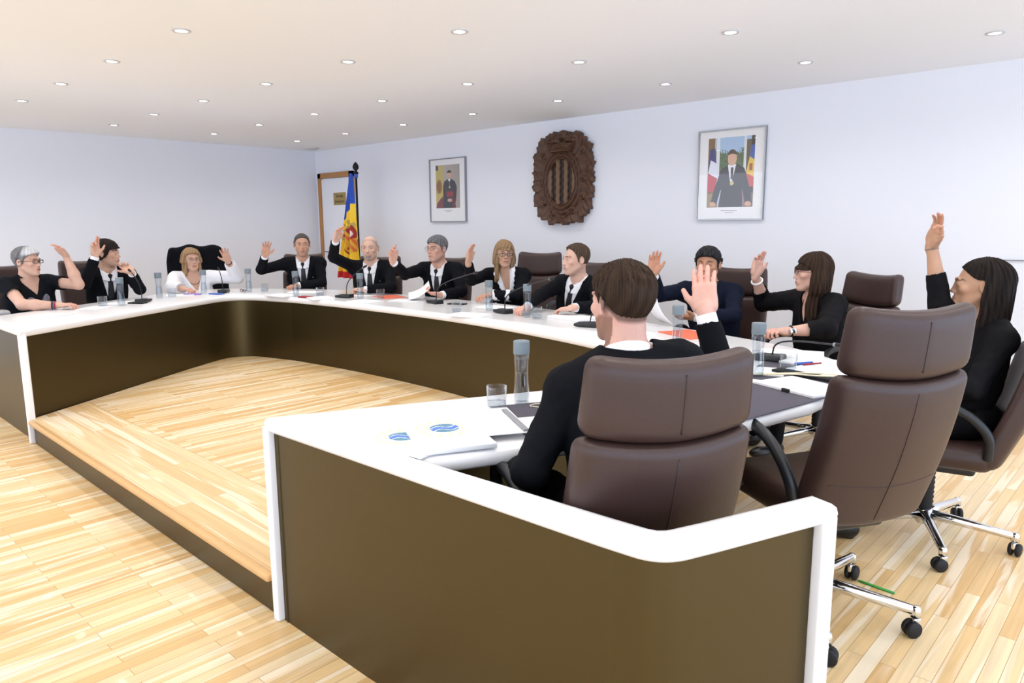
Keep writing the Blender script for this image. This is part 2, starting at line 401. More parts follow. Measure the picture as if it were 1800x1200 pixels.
at0(MB().prism(clip_poly(full, Y0 - .002, False), .14, .16).build('step_boards', 'step', pf, False))
at0(MB().rbox((-3.845, 1.178, .146), (3.09, .04, .03), .012, 3).build('nosing', 'nosing', pf))
at0(MB().box((-3.845, 1.20, .069), (3.10, .02, .138)).build('riser', 'bronze', pf, False))

# ------------------------------------------------------------------ the council desk
outer = smooth_path([(-.955, 2.62), (-.96, 3.05), (-1.06, 3.42), (-1.38, 3.72), (-1.85, 3.90), (-2.6, 4.10), (-3.5, 4.25), (-4.5, 4.30), (-5.6, 4.26), (-6.45, 4.12), (-7.15, 3.72), (-7.5, 3.2), (-7.22, 2.65)], 3)
bend = smooth_path([(-.88, 1.205), (-.725, 1.215), (-.668, 1.36)], 4)
cap_path = [Vector((-1.75, 1.168))] + bend + [Vector((-.545, 1.695))]
cap_in = [p for p in offs(cap_path, .078)][1:]
capL = [Vector((-6.93, 1.60)), Vector((-6.88, 1.30)), Vector((-6.82, 1.18)), Vector((-6.70, 1.165))]
ring = list(inner) + [Vector((-2.24, 1.165))] + cap_path[1:] + list(reversed(cap_in)) + [Vector((-1.53, 1.25)), Vector((-1.49, 1.285)), Vector((-1.365, 1.58)), Vector((-1.05, 2.16))] + outer + [Vector((-6.45, 1.30)), Vector((-6.78, 1.26)), Vector((-6.84, 1.60))] + capL
# drop near duplicates
R2 = []
for p in ring:
    if not R2 or (p - R2[-1]).length > .012: R2.append(p)
desk = empty('conference_desk', (-3.9, 3.0, 0), label='large U-shaped council desk with white top and bronze front panels', cat='desk')
def dk(o): o.location = (3.9, -3.0, 0); return o
dk(slab('tabletop', [(p.x, p.y) for p in R2], .75, .052, .022, 'white_top', desk))
# bronze sheets
nC = len(corner); i1 = 1 + nC
def pcs(a, b): return pan[a:b]
iA = 2; 
pan[0] = pan[0] + (pan[1] - pan[0]).normalized() * .035; pan[-1] = pan[-1] + (pan[-2] - pan[-1]).normalized() * .035
def upto(name, pts, z0=.0, z1=.705): dk(MB().wall([(p.x, p.y) for p in pts], z0, z1, .02).build(name, 'bronze', desk, True, 30))
ia = next(i for i, p in enumerate(pan) if p.y > 2.80); ib = next(i for i, p in enumerate(pan) if p.x > -6.22 and i > ia)
upto('left_front_panel', pan[0:ia + 1]); upto('corner_panel', pan[ia:ib + 1])
ic = next(i for i, p in enumerate(pan) if p.x > -2.1 and i > ib); idd = len(pan) - 2
upto('back_front_panel', pan[ib:ic + 1]); upto('corner_panel', pan[ic:idd]); upto('right_front_panel', pan[idd - 1:])
upto('end_panel', [Vector((-2.26, 1.19)), Vector((-1.75, 1.193)), Vector((-.865, 1.228))])
sc = offs(cap_path, .025)[1:]
upto('screen_corner', [Vector((-.865, 1.228))] + [p for p in sc if p.x > -.855 and p.y < 1.33])
ks = [p for p in sc if p.x > -.855 and p.y < 1.33][-1]
upto('screen_panel', [ks, Vector((-.588, 1.665))])
upto('end_panel', [Vector((-6.88, 1.20)), Vector((-5.44, 1.20))])
dk(MB().box((-1.42, 2.7, .60), (.03, .9, .20), rz=.0).build('stretcher_panel', 'bronze', desk, False))
# white end posts
for x, y, rz in ((-5.425, 1.187, 0), (-2.262, 1.187, 0), (-.568, 1.683, -.36)):
    dk(MB().rbox((x, y, .36), (.036, .046, .72), .008, 3, rz=rz).build('end_post', 'white_top', desk))

# ------------------------------------------------------------------ executive chairs
def arm_pts(sx):
    P = smooth_path([(sx * .235, -.20, .46), (sx * .262, -.20, .57), (sx * .272, -.09, .665), (sx * .272, .09, .69), (sx * .270, .22, .655), (sx * .262, .19, .55), (sx * .235, .10, .43)], 3)
    return P
def back_y(x, z):
    t = (z - .44) / .70
    base = -.225 - .17 * t - .035 * math.sin(PI * min(max(t, 0), 1))
    return base + .55 * x * x
def make_chair(black=False):
    ch = empty('office_chair')
    mainm = 'leather'
    st = MB().rbox((0, .02, .445), (.47, .50, .11), .05, 4, (6, 6, 0), warp=lambda x, y, z: (x, y, z - .12 * max(0, y - .10) * max(0, y - .10) * 4 - (.012 * (1 - (x / .25) ** 2) if z > 0 else 0)))
    so = st.build('seat', mainm, ch)
    MB().rbox((0, 0, .375), (.30, .34, .05), .02, 3).build('seat_mechanism', 'blackplastic', ch)
    def bw(z): return .5 + .04 * (1 - (z - .4))
    def warp(cz, hz, th):
        def f(x, y, z):
            zz = z + cz; q = (zz - .62) / .5; xx = x * (1 - .10 * q * q)
            sag = -.026 * (1 - (xx / .24) ** 2) * min(1, max(0, (zz - .35) / .3))
            return (xx, back_y(xx, zz) + y - (.012 * max(0, 1 - abs(xx) / .24) if y < 0 else 0), zz + sag)
        return f
    W1 = warp(.655, .25, .09); W2 = warp(1.000, .095, .08)
    MB().rbox((0, 0, 0), (.47, .09, .495), .036, 4, (13, 0, 7), warp=W1).build('backrest', mainm, ch)
    MB().rbox((0, 0, 0), (.46, .08, .195), .036, 4, (13, 0, 5), warp=W2).build('head_cushion', mainm, ch)
    sm = MB()
    for (Wf, z0, z1, th) in ((W1, -.215, .215, .045), (W2, -.07, .07, .040)):
        sm.tube([Vector(Wf(0, -th + .0005, z0 + (z1 - z0) * i / 10)) for i in range(11)], .0022, 6)
    sm.tube([Vector(W1(-.2 + .4 * i / 16, -.045 + .0003, -.085)) for i in range(17)], .0015, 6)
    sm.build('seam', 'leather_seam', ch)
    for sx in (-1, 1):
        MB().tube(arm_pts(sx), .019, 12, flat=1.).build('armrest', 'blackplastic', ch)
    prof = [(.026, .135)]
    for i in range(9): prof += [(.033, .15 + i * .022), (.029, .161 + i * .022)]
    prof += [(.031, .36)]
    MB().lathe(prof, 20).build('gas_lift', 'rubber', ch)
    MB().lathe([(.030, .07), (.036, .08), (.036, .13), (.028, .14), (.0001, .14)], 20).build('hub', 'chrome', ch)
    for i in range(5):
        a = 2 * PI * i / 5 + .3; c, s_ = math.cos(a), math.sin(a)
        lg = MB().tube([(c * .02, s_ * .02, .112), (c * .12, s_ * .12, .106), (c * .325, s_ * .325, .088), (c * .345, s_ * .345, .086)], [.024, .021, .016, .013], 12)
        lg.lathe([(.0001, .104), (.012, .101), (.017, .092), (.017, .066), (.0001, .066)], 14, (c * .34, s_ * .34, 0))
        lo_ = lg.build('base_leg', 'chrome', ch)
        cs = empty('caster', (c * .34, s_ * .34, 0)); cs.parent = lo_; cs.rotation_euler = (0, 0, a * 3 + 1)
        cs_m = MB()
        for sx in (-1, 1): cs_m.lathe([(.0001, -.009), (.022, -.009), (.027, -.005), (.027, .005), (.022, .009), (.0001, .009)], 18, (sx * .013, -.01, .027), Matrix.Rotation(PI / 2, 3, 'Y'))
        bpy.data.objects.remove(cs)
        co_ = cs_m.build('caster', 'rubber', lo_); co_.location = (c * .34, s_ * .34, 0); co_.rotation_euler = (0, 0, a * 3 + 1)
        hd = MB().rbox((0, .006, .048), (.016, .030, .030), .007, 3); hd2 = hd.build('caster_hood', 'chrome', lo_); hd2.location = co_.location; hd2.rotation_euler = co_.rotation_euler
    return ch
M['leather_seam'] = mat('leather_seam', lin(48, 32, 29), .5)
SEATS = [
 ('c1', -1.178, 1.64, -.865, .50, 1.02, 'brown leather swivel chair of the bearded man seen from behind'),
 ('c2', -.895, 2.53, -.85, .53, 1.07, 'empty brown leather swivel chair between the bearded man and the young woman'),
 ('c3', -.76, 3.50, -.97, -.22, 1.0, 'brown leather swivel chair of the young long-haired woman at the right edge'),
 ('P10', -1.62, 4.52, -.484, -.875, 1, 'brown leather chair behind the dark-haired woman with the white bracelet'),
 ('P9', -2.322, 4.562, .187, -.982, 1, 'brown leather chair of the man in the navy suit'),
 ('P8', -3.62, 4.55, .113, -.994, 1, 'brown leather chair mostly hidden behind the man with receding brown hair'),
 ('P7', -4.333, 4.801, .355, -.935, 1.05, 'brown leather chair right of the blonde woman, its two cushions in view'),
 ('P6', -5.148, 4.433, .387, -.922, 1, 'brown leather chair behind the grey-haired man in spectacles'),
 ('P5', -5.823, 4.20, .622, -.783, 1, 'brown leather chair behind the bald man with a goatee'),
 ('P4', -6.95, 4.15, .859, -.513, 1, 'brown leather chair behind the man beside the door frame'),
 ('P3', -7.56, 3.30, .947, -.32, 1, 'leather chair draped with a black coat behind the woman in white'),
 ('P2', -7.344, 2.271, .998, .068, 1, 'brown leather chair behind the dark-haired man resting chin on hand'),
 ('P1', -6.93, 1.663, .95, .312, 1, 'brown leather chair at the left edge behind the grey-haired woman'),
]
chair0 = make_chair(); CH = {}
for i, (n, x, y, fx, fy, zs, lab) in enumerate(SEATS):
    o = chair0 if i == 0 else copy_tree(chair0)
    o.location = (x, y, 0); o.rotation_euler = (0, 0, math.atan2(-fx, fy)); o.scale = (1, 1, zs)
    tag(o, lab, 'chair', 'brown leather chairs round the desk'); CH[n] = o
    for ch_ in o.children:
        if ch_.name.startswith('base_leg'): ch_.rotation_euler = (0, 0, {'c3': .55, 'c2': .15}.get(n, .0))
# ------------------------------------------------------------------ people: smooth implicit surfaces meshed on a grid
def nrm(v): v = np.asarray(v, float); return v / max(np.linalg.norm(v), 1e-9)
class Grid:
    def __init__(s, lo, hi, h):
        s.lo = np.array(lo, float); s.h = h; n = np.ceil((np.array(hi) - s.lo) / h).astype(int) + 1
        s.ax = [(s.lo[i] + h * np.arange(n[i])).astype(np.float32) for i in range(3)]; s.F = np.full(n, .5, np.float32)
    def sub(s, lo, hi):
        sl = []
        for i in range(3):
            a = int(np.floor((lo[i] - s.lo[i]) / s.h)); b = int(np.ceil((hi[i] - s.lo[i]) / s.h)) + 1
            a = max(a, 0); b = min(b, len(s.ax[i]))
            if b <= a: return None, None
            sl.append(slice(a, b))
        return tuple(sl), (s.ax[0][sl[0]][:, None, None], s.ax[1][sl[1]][None, :, None], s.ax[2][sl[2]][None, None, :])
    def put(s, f, lo, hi, k=.01, op='u'):
        m = k + 2.5 * s.h; sl, X = s.sub(np.array(lo) - m, np.array(hi) + m)
        if sl is None: return
        d = f(*X).astype(np.float32); a = s.F[sl]
        if op == 'u':
            hh = np.maximum(k - np.abs(a - d), 0) / max(k, 1e-6); s.F[sl] = np.minimum(a, d) - hh * hh * k * .25
        elif op == 's':
            d = -d; hh = np.maximum(k - np.abs(a - d), 0) / max(k, 1e-6); s.F[sl] = np.maximum(a, d) + hh * hh * k * .25
        elif op == 'o': s.F[sl] = a + d
    def cap(s, a, b, ra, rb, k=.01, op='u'):
        a = np.array(a, float); b = np.array(b, float); ab = b - a; L2 = max(float(ab @ ab), 1e-9)
        def f(x, y, z):
            px, py, pz = x - a[0], y - a[1], z - a[2]
            t = np.clip((px * ab[0] + py * ab[1] + pz * ab[2]) / L2, 0, 1)
            return np.sqrt((px - t * ab[0]) ** 2 + (py - t * ab[1]) ** 2 + (pz - t * ab[2]) ** 2) - (ra + (rb - ra) * t)
        r = max(ra, rb); s.put(f, np.minimum(a, b) - r, np.maximum(a, b) + r, k, op)
    def ell(s, c, A, r, k=.01, op='u'):
        """ellipsoid, rows of A its axes"""
        c = np.array(c, float); A = np.array(A, float); r = np.array(r, float)
        def f(x, y, z):
            px, py, pz = x - c[0], y - c[1], z - c[2]; k0 = 0; k1 = 0
            for i in range(3):
                q = (px * A[i][0] + py * A[i][1] + pz * A[i][2]) / r[i]; k0 = k0 + q * q; k1 = k1 + (q / r[i]) ** 2
            k0 = np.sqrt(k0); k1 = np.sqrt(k1) + 1e-9; return k0 * (k0 - 1) / k1
        e = np.sqrt(((A * r[:, None]) ** 2).sum(0)); s.put(f, c - e, c + e, k, op)
    def box(s, c, A, hx, rr, k=.01, op='u'):
        c = np.array(c, float); A = np.array(A, float)
        def f(x, y, z):
            px, py, pz = x - c[0], y - c[1], z - c[2]; o = 0; mx = None
            for i in range(3):
                q = np.abs(px * A[i][0] + py * A[i][1] + pz * A[i][2]) - (hx[i] - rr); o = o + np.maximum(q, 0) ** 2; mx = q if mx is None else np.maximum(mx, q)
            return np.sqrt(o) + np.minimum(mx, 0) - rr
        e = (np.abs(A) * np.array(hx)[:, None]).sum(0); s.put(f, c - e, c + e, k, op)
    def xyz(s): return s.ax[0][:, None, None], s.ax[1][None, :, None], s.ax[2][None, None, :]
    def mesh(s, name, F=None):
        F = s.F if F is None else F; F = F.copy()
        for a in range(3):
            for e in (0, -1):
                ix = [slice(None)] * 3; ix[a] = e; F[tuple(ix)] = np.maximum(F[tuple(ix)], .001)
        I = F < 0; n = I.shape
        if not I.any(): return None
        c = np.zeros(tuple(q - 1 for q in n), np.uint8)
        for dx in (0, 1):
            for dy in (0, 1):
                for dz in (0, 1): c += I[dx:n[0] - 1 + dx, dy:n[1] - 1 + dy, dz:n[2] - 1 + dz]
        act = np.nonzero((c > 0) & (c < 8)); K = len(act[0]); idx = np.full(c.shape, -1, np.int32); idx[act] = np.arange(K)
        val = {}
        for dx in (0, 1):
            for dy in (0, 1):
                for dz in (0, 1): val[dx, dy, dz] = F[act[0] + dx, act[1] + dy, act[2] + dz]
        S = np.zeros((K, 3), np.float32); W = np.zeros(K, np.float32)
        for ax in range(3):
            for u in (0, 1):
                for v in (0, 1):
                    p = [0, 0, 0]; q = [0, 0, 0]; o = [i for i in range(3) if i != ax]; p[o[0]] = q[o[0]] = u; p[o[1]] = q[o[1]] = v; q[ax] = 1
                    a, b = val[tuple(p)], val[tuple(q)]; m = (a < 0) != (b < 0); t = np.where(m, a / np.where(m, a - b, 1), 0)
                    P = np.zeros((K, 3), np.float32); P[:, ax] = t; P[:, o[0]] = u; P[:, o[1]] = v; S += P * m[:, None]; W += m
        V = (np.stack(act, 1) + S / W[:, None]) * s.h + s.lo
        Q = []
        for ax in range(3):
            o = [(1, 2), (2, 0), (0, 1)][ax]
            sa = [slice(0, n[i] - 1) if i == ax else slice(1, n[i] - 1) for i in range(3)]; sb = [slice(1, n[i]) if i == ax else slice(1, n[i] - 1) for i in range(3)]
            A_, B_ = I[tuple(sa)], I[tuple(sb)]
            for flip, msk in ((0, A_ & ~B_), (1, ~A_ & B_)):
                e = list(np.nonzero(msk)); e = [e[i] + (0 if i == ax else 1) for i in range(3)]
                def cell(du, dv):
                    g = list(e); g[o[0]] = g[o[0]] - du; g[o[1]] = g[o[1]] - dv; return idx[tuple(g)]
                q = np.stack([cell(0, 0), cell(1, 0), cell(1, 1), cell(0, 1)], 1)
                Q.append(q[:, ::-1] if flip else q)
        Q = np.concatenate(Q); Q = Q[(Q >= 0).all(1)]
        return V, Q
def rot_head(fw, pitch, roll):
    """rows: right, forward, up of the head"""
    f = nrm(fw); r = np.array([f[1], -f[0], 0.]); u = np.array([0, 0, 1.])
    p = math.radians(pitch); f2 = f * math.cos(p) - u * math.sin(p); u2 = u * math.cos(p) + f * math.sin(p)
    q = math.radians(roll); r2 = r * math.cos(q) - u2 * math.sin(q); u3 = u2 * math.cos(q) + r * math.sin(q)
    return np.array([r2, f2, u3])

def head_sdf(G, c, A, s, female=False, lidd=0.):
    """face and skull added to grid G; c centre, rows of A axes, s scale"""
    c = np.array(c, float)
    def P(x, y, z): return c + s * (A[0] * x + A[1] * y + A[2] * z)
    def R(*r): return [q * s for q in r]
    I3 = A
    G.ell(P(0, -.015, .032), I3, R(.074, .094, .086), .02)
    G.ell(P(0, .022, -.018), I3, R(.060 - .003 * female, .070, .086), .02)
    jw = .047 - .005 * female
    G.ell(P(0, .030, -.062), I3, R(jw, .056, .050), .02)
    G.ell(P(0, .076, -.097), I3, R(.018, .015, .014), .018)
    for sx in (-1, 1):
        G.cap(P(sx * .053, -.005, -.045), P(sx * .020, .062, -.094), .015 * s, .013 * s, .02)
        G.ell(P(sx * .043, .062, -.014), I3, R(.018, .016, .016), .02)        # cheekbone
        G.cap(P(sx * .012, .090, .029), P(sx * .043, .080, .028), .0075 * s, .006 * s, .012)     # brow
    for sx in (-1, 1): G.ell(P(sx * .031, .099, .010), I3, R(.017, .015, .0125), .010, 's')   # sockets
    for sx in (-1, 1):                                                            # lids round the eyeball
        G.ell(P(sx * .031, .0755, .010), I3, R(.0155, .0125, .0135), .005); q = P(sx * .031, .0785, .0095)
        def lid(x, y, z, q=q):
            px, py, pz = x - q[0], y - q[1], z - q[2]; u = px * A[2][0] + py * A[2][1] + pz * A[2][2]
            return np.maximum(np.sqrt(px * px + py * py + pz * pz) - .0142 * s, np.minimum((.0030 - lidd) * s - u, u + .0075 * s))
        G.put(lid, q - .015, q + .015, .003)
    G.cap(P(0, .089, .018), P(0, .101, -.022), .0062 * s, .0090 * s, .010)
    G.ell(P(0, .104, -.026), I3, R(.0095, .0100, .0080), .006)
    for sx in (-1, 1): G.ell(P(sx * .0125, .095, -.030), I3, R(.0065, .0085, .006), .005)
    G.ell(P(0, .085, -.058), I3, R(.024, .012, .020), .012)
    G.cap(P(-.016, .090, -.0535), P(.016, .090, -.0535), .0038 * s, .0038 * s, .004); G.cap(P(0, .0955, -.0525), P(0, .0955, -.0525), .0036 * s, .004 * s, .006)
    G.cap(P(-.013, .0905, -.063), P(.013, .0905, -.063), .0044 * s, .0044 * s, .005)
    for sx in (-1, 1):                                                            # ears
        B = np.array([A[0] * math.cos(.35) - sx * A[1] * math.sin(.35) * -1 * 1.0, A[1] * math.cos(.35) - sx * A[0] * math.sin(.35), A[2]])
        B = np.array([nrm(B[0]), nrm(B[1]), B[2]])
        G.ell(P(sx * .079, -.012, .002), B, R(.0065, .018, .031), .006)
        G.ell(P(sx * .086, -.010, .004), B, R(.005, .010, .018), .003, 's')

def hand_sdf(G, W, T, nrmal, side, s=1., spread=.10, curl=(.12, .12, .12, .15), thumb=1., tc=0.):
    """W wrist, T direction target, nrmal palm normal, side +1 right -1 left"""
    W = np.array(W, float); y = nrm(np.array(T) - W); z = nrm(np.array(nrmal) - y * (np.array(nrmal) @ y)); x = nrm(np.cross(y, z)) * side
    def P(a, b, c): return W + s * (x * a + y * b + z * c)
    A = np.array([x, y, z])
    G.cap(P(0, -.02, 0), P(0, .02, 0), .022 * s, .022 * s, .015)
    G.box(P(0.0, .052, 0), A, (.038 * s, .046 * s, .0135 * s), .012 * s, .012)
    G.ell(P(.024, .035, .010), A, (.017 * s, .030 * s, .013 * s), .012)
    G.ell(P(-.024, .035, .009), A, (.013 * s, .030 * s, .011 * s), .012)
    b = P(.030, .030, .006); m = P(.030 + .026 * thumb, .062, .010 + tc * .02); e = P(.030 + .038 * thumb, .090, .012 + tc * .035)
    G.cap(b, m, .0125 * s, .0105 * s, .010); G.cap(m, e, .0102 * s, .0078 * s, .003)
    for i, (bx, ln, r) in enumerate(((.0285, .074, .0088), (.0095, .082, .0090), (-.0095, .076, .0086), (-.0280, .060, .0076))):
        a = spread * (1.3, .45, -.45, -1.4)[i]; cu = curl[i]; p = P(bx, .090 - .004 * (i == 3) - .003 * (i == 0), 0); th = cu * .6
        for sgi, fr in enumerate((.46, .30, .24)):
            d = (x * math.sin(a) + y * math.cos(a)) * math.cos(th) + z * math.sin(th); q = p + d * ln * fr * s
            ra = r * (1, .93, .85)[sgi] * s; G.cap(p, q, ra, r * (.93, .85, .76)[sgi] * s, .004 if sgi else .006); p = q; th += cu * 1.6
def swirl(x, y, z, f, ph=0.): return np.sin(f * x + 1.7 * np.sin(f * .6 * y + ph)) * np.sin(f * .8 * z + 1.3 * np.sin(f * .5 * x + 2 * ph)) * np.cos(f * .7 * y + ph)

def torso(G, J, kind, fat=0., add=0.):
    """kind 'skin' or 'cloth'; fields in world axes from joints J"""
    N, pel, U, rt, fw = J['N'], J['pel'], J['U'], J['rt'], J['fw']; A = np.array([rt, fw, U]); s = J['s']
    c = kind == 'cloth'; g = (.016 if c else 0.) + add; ft = fat
    G.ell(N - U * .20 * s - fw * .0, A, (.155 * s + g + ft, .100 * s + g + ft, .20 * s + g), .05)
    G.ell(pel + U * .12 + fw * .015, A, (.140 * s + g + ft, .108 * s + g + ft * 1.4, .19 + g), .05)
    for sg, S in ((1, J['R'][0]), (-1, J['L'][0])):
        S = np.array(S); G.cap(N - U * .05 * s + rt * sg * .05 * s, S - U * .012, .050 * s + g, .048 * s + g, .04)
        G.cap(N + U * .005 * s, S + U * .0, .040 * s + g * .6, .034 * s + g * .6, .04)
def build_person(name, J, o):
    h = o.get('h', .0045); s = J['s']; N = J['N'] = np.array(J['N']); pel = J['pel'] = np.array(J['pel']); U = J['U'] = nrm(N - pel); ta = nrm(J['ta'])
    fw = J['fw'] = nrm(ta - U * (ta @ U)); rt = J['rt'] = nrm(np.cross(fw, U)); hc = np.array(J['h'])
    HA = rot_head(J['ha'], o.get('hp', 0), o.get('hr', 0)); fem = o.get('female', False); fat = o.get('fat', 0.)
    root = empty('person', (pel[0], pel[1], 0), label=o['label'], cat='person'); off = np.array([pel[0], pel[1], 0])
    arms = [(1, J['R'], o['hR']), (-1, J['L'], o['hL'])]
    pts = np.array([N, pel, hc] + [np.array(q) for _, a, _ in arms for q in a]); lo = pts.min(0) - .24; hi = pts.max(0) + .22; lo[2] = pel[2] - .12; hi[2] = max(hi[2], hc[2] + .17)
    hs = o.get('hs', 1.0) * s
    def addm(nm, r, m, colf=None):
        if r is None: return None
        V, Q = r; me = mesh_np(nm, V - off, Q)
        if colf is not None: set_col(me, colf(V.astype(np.float64)))
        return link(nm, me, m, root)
    # ---- body: one continuous skin surface
    G = Grid(lo, hi, h); head_sdf(G, hc, HA, s, fem, o.get('lid', 0.))
    nk = .050 if fem else .056
    G.cap(hc + s * (-.022 * HA[1] - .045 * HA[2]), N - U * .03, nk * s, (nk + .002) * s, .02)
    torso(G, J, 'skin', fat * .9, -.004)
    for sg, (S, E, W, T), hd in arms:
        S, E, W, T = map(np.array, (S, E, W, T)); af = o.get('armfat', 1.)
        G.cap(S, E, .042 * af * s, .035 * af * s, .03); G.cap(E, E + (W - E) * .35, .035 * af * s, .037 * af * s, .02); G.cap(E + (W - E) * .35, W, .037 * af * s, .023 * s, .015)
        if hd: hand_sdf(G, W, T, hd['n'], sg, hs, **{k: v for k, v in hd.items() if k != 'n'})
    skin = np.array(o.get('skin', (.60, .36, .26))); hairc = np.array(o['hair'])
    def loc(V): return ((V - hc) @ HA.T) / s
    def colb(V):
        C = np.tile(skin, (len(V), 1)); L = loc(V); x, y, z = L.T; near = (np.abs(x) < .1) & (np.abs(y) < .16) & (np.abs(z) < .16); ax = np.abs(x)
        n = swirl(*(V.T * 1.), 90.); C *= (1 + .05 * n)[:, None]
        def mixm(m, col, a=1.): 
            mm = (np.clip(m, 0, 1) * a * near)[:, None]; C[:] = C * (1 - mm) + np.array(col) * mm
        mixm(1.6 - np.hypot((ax - .045) / .022, (z + .03) / .022), skin * (1.04, .84, .82), .28)
        mixm(2.2 - 1.7 * np.hypot(x / .023, (z + .058) / .0085) - (y < .075) * 5, np.array((.42, .13, .11)) if fem else skin * (.78, .55, .52), .9)
        mixm((np.hypot(x / .019, (z + .0585) / .0016) < 1) * (y > .08) * 1., (.18, .05, .04), .7)
        bz = .031 - 12 * (ax - .028) ** 2
        mixm(1.8 - np.hypot((ax - .031) / .0165, (z - bz) / .0042) * 1.2 - (y < .05) * 5, hairc * .6 + .01 * 0, .85)
        mixm(1.5 - np.hypot((ax - .031) / .0135, (z - .0125) / .0075) - (y < .05) * 5, skin * (.55, .45, .42), .6)
        mixm(1.6 - np.hypot((ax - .0065) / .0035, (z + .034) / .0025) - (y < .09) * 5, (.15, .05, .04), .7)
        bd = o.get('beard')
        if bd:
            kind, bc, ba = bd
            if kind == 'goatee': m = 2.0 - 1.6 * np.hypot(x / .030, (z + .078) / .036) - (np.hypot(x / .021, (z + .058) / .008) < 1) * 3 - (y < .045) * 5
            else: m = np.clip((-.020 - z - .45 * np.maximum(y - .02, 0)) / .012, 0, 1) * (np.hypot(x / .024, (z + .058) / .009) > 1) * (y > -.035) * (z > -.125)
            mixm(m, bc, ba)
        st = o.get('scalp')
        if st:   # cropped hair seen as tone on the scalp
            zl = np.interp(y, [-.11, -.05, -.01, .02, .06, .09], [-.055, -.045, .0, .02, st[1] - .02, st[1]]); m = (z - zl) / .012; m = np.minimum(m, st[2] + 4 * (np.hypot(x, y + .01) / .07 - 1)) if len(st) > 2 else m
            mixm(m, st[0], .8)
        hd = V[:, 2] * 0
        for sg, (S, E, W, T), hh in arms:
            if not hh: continue
            W = np.array(W); t = (V - W) @ nrm(np.array(T) - W) / hs; dd = np.linalg.norm(V - W, axis=1); m = np.clip((t - .05) / .12, 0, 1) * (dd < .24) * .8; C[:] = C * (1 - m[:, None]) + (skin * (1.12, .86, .84)) * m[:, None]
        for t in o.get('tattoo', []):
            m = (np.linalg.norm(V - np.array(t[0]), axis=1) < t[1]) * .6; C[:] = C * (1 - m[:, None]) + np.array((.10, .10, .12)) * m[:, None]
        return C
    addm('body', G.mesh('body'), 'skin', colb)
    # ---- eyes
    for sx in (-1, 1):
        p = hc + s * (HA[0] * sx * .031 + HA[1] * .0785 + HA[2] * (.0095)); e = MB().ball((0, 0, 0), .0122 * s, 20); me = bpy.data.meshes.new('eye'); me.from_pydata(e.v, [], e.f); me.update()
        V = np.array(e.v); g = nrm(HA[1] + HA[0] * o.get('gaze', 0) - HA[2] * o.get('down', .1)); a = (V / (.0122 * s)) @ g
        C = np.where((a > .86)[:, None], np.array((.05, .03, .02)), np.array((.62, .58, .56))); C = np.where((a > .985)[:, None], .004, C); set_col(me, C); ob = link('eye', me, 'eye', root); ob.location = p - off
    # ---- hair
    hh = max(h * .8, .0028); st = o.get('hstyle', 'short')
    if st != 'none':
        ln = o.get('hlen', .0); H = Grid((-.15, -.17, -.15 - ln), (.15, .15, .16), hh / s); I = np.eye(3); head_sdf(H, (0, 0, 0), I, 1., fem)
        for sx in (-1, 1): H.ell((sx * .083, -.010, .0), I, (.016, .026, .036), .002, 's')
        x, y, z = H.xyz(); th = o.get('hthick', .012); ang = np.arctan2(x, y + .01)
        ky, kz = o.get('hline', ([-.11, -.06, -.035, -.012, .012, .03, .06, .085, .11], [-.070, -.055, -.045, -.005, -.012, .035, .055, .066, .070]))
        zl = np.interp(y, ky, kz).astype(np.float32) + 0 * x
        top = np.clip((z - .0) / .08, 0, 1); t = th * (o.get('side', .35) + (1 - o.get('side', .35)) * top) + o.get('quiff', 0.) * np.clip((y - .02) / .07, 0, 1) * top
        n1 = np.sin(ang * 34 + 26 * z + 3 * np.sin(y * 60)) * .5 + np.sin(ang * 61 - 40 * z + 5 * np.sin(x * 50)) * .5
        tuft = o.get('tuft', .0022); F = np.maximum(H.F - t - tuft * n1 * (.4 + top), -(z - zl) * .9 + 0 * x + .0018 * n1)
        if ln == 0: F = np.maximum(F, .022 * (1 - np.sqrt(((np.abs(x) - .088) / .022) ** 2 + ((y + .010) / .023) ** 2 + ((z - .0) / .036) ** 2)))
        if 'bald' in o: F = np.maximum(F, o['bald'] - np.hypot(x, y + .015) + 0 * z)
        if ln > 0:
            W0, B0, fl = o.get('hw', (.088, .100, .012)); yf = o.get('yface', .030)
            zz = np.clip((.03 - z) / max(ln, .01), 0, 1); rx = W0 + fl * np.sin(zz * 2.4) - .012 * (zz > .85) * (zz - .85) * 6; ry = B0 * (1 - .22 * zz)
            q = np.sqrt((x / rx) ** 2 + ((y + .022) / ry) ** 2 + (np.maximum(z - .02, 0) / (.098 + o.get('hthick', .012))) ** 2); D = (q - 1) * .085 + .0028 * (np.sin(ang * 30 + 14 * z) + .6 * np.sin(ang * 57 - 9 * z + 2))
            inner = .80 - .3 * np.clip((y + .02) / .05, 0, 1)
            front = y - (yf - o.get('yslope', .15) * np.maximum(-.02 - z, 0)) + .004 * np.sin(40 * z)
            gap = o.get('gap', .05); open_ = np.minimum(gap - np.abs(x), y - .0)     # throat opening
            C1 = np.maximum(np.maximum(D, front), np.maximum(-(z + .13 + ln - .02 + .012 * np.sin(ang * 9)), z - .2))
            C1 = np.maximum(C1, np.minimum(gap * (1 + 0 * z) - np.abs(x), y + .035))
            kk = .012; hq = np.maximum(kk - np.abs(F - C1), 0) / kk; F = np.minimum(F, C1) - hq * hq * kk * .25
        if 'fringe' in o:
            fz, fw_, sw = o['fringe']; shell = H.F - o.get('fr_t', .008) - .0018 * n1
            R_ = np.maximum(np.maximum(np.abs(x) - fw_, (fz + sw * x + .004 * np.sin(130 * x)) - z), -(y - .02)); C2 = np.maximum(np.maximum(shell, R_), z - .09); F = np.minimum(F, C2)
        r = H.mesh('hair', F.astype(np.float32))
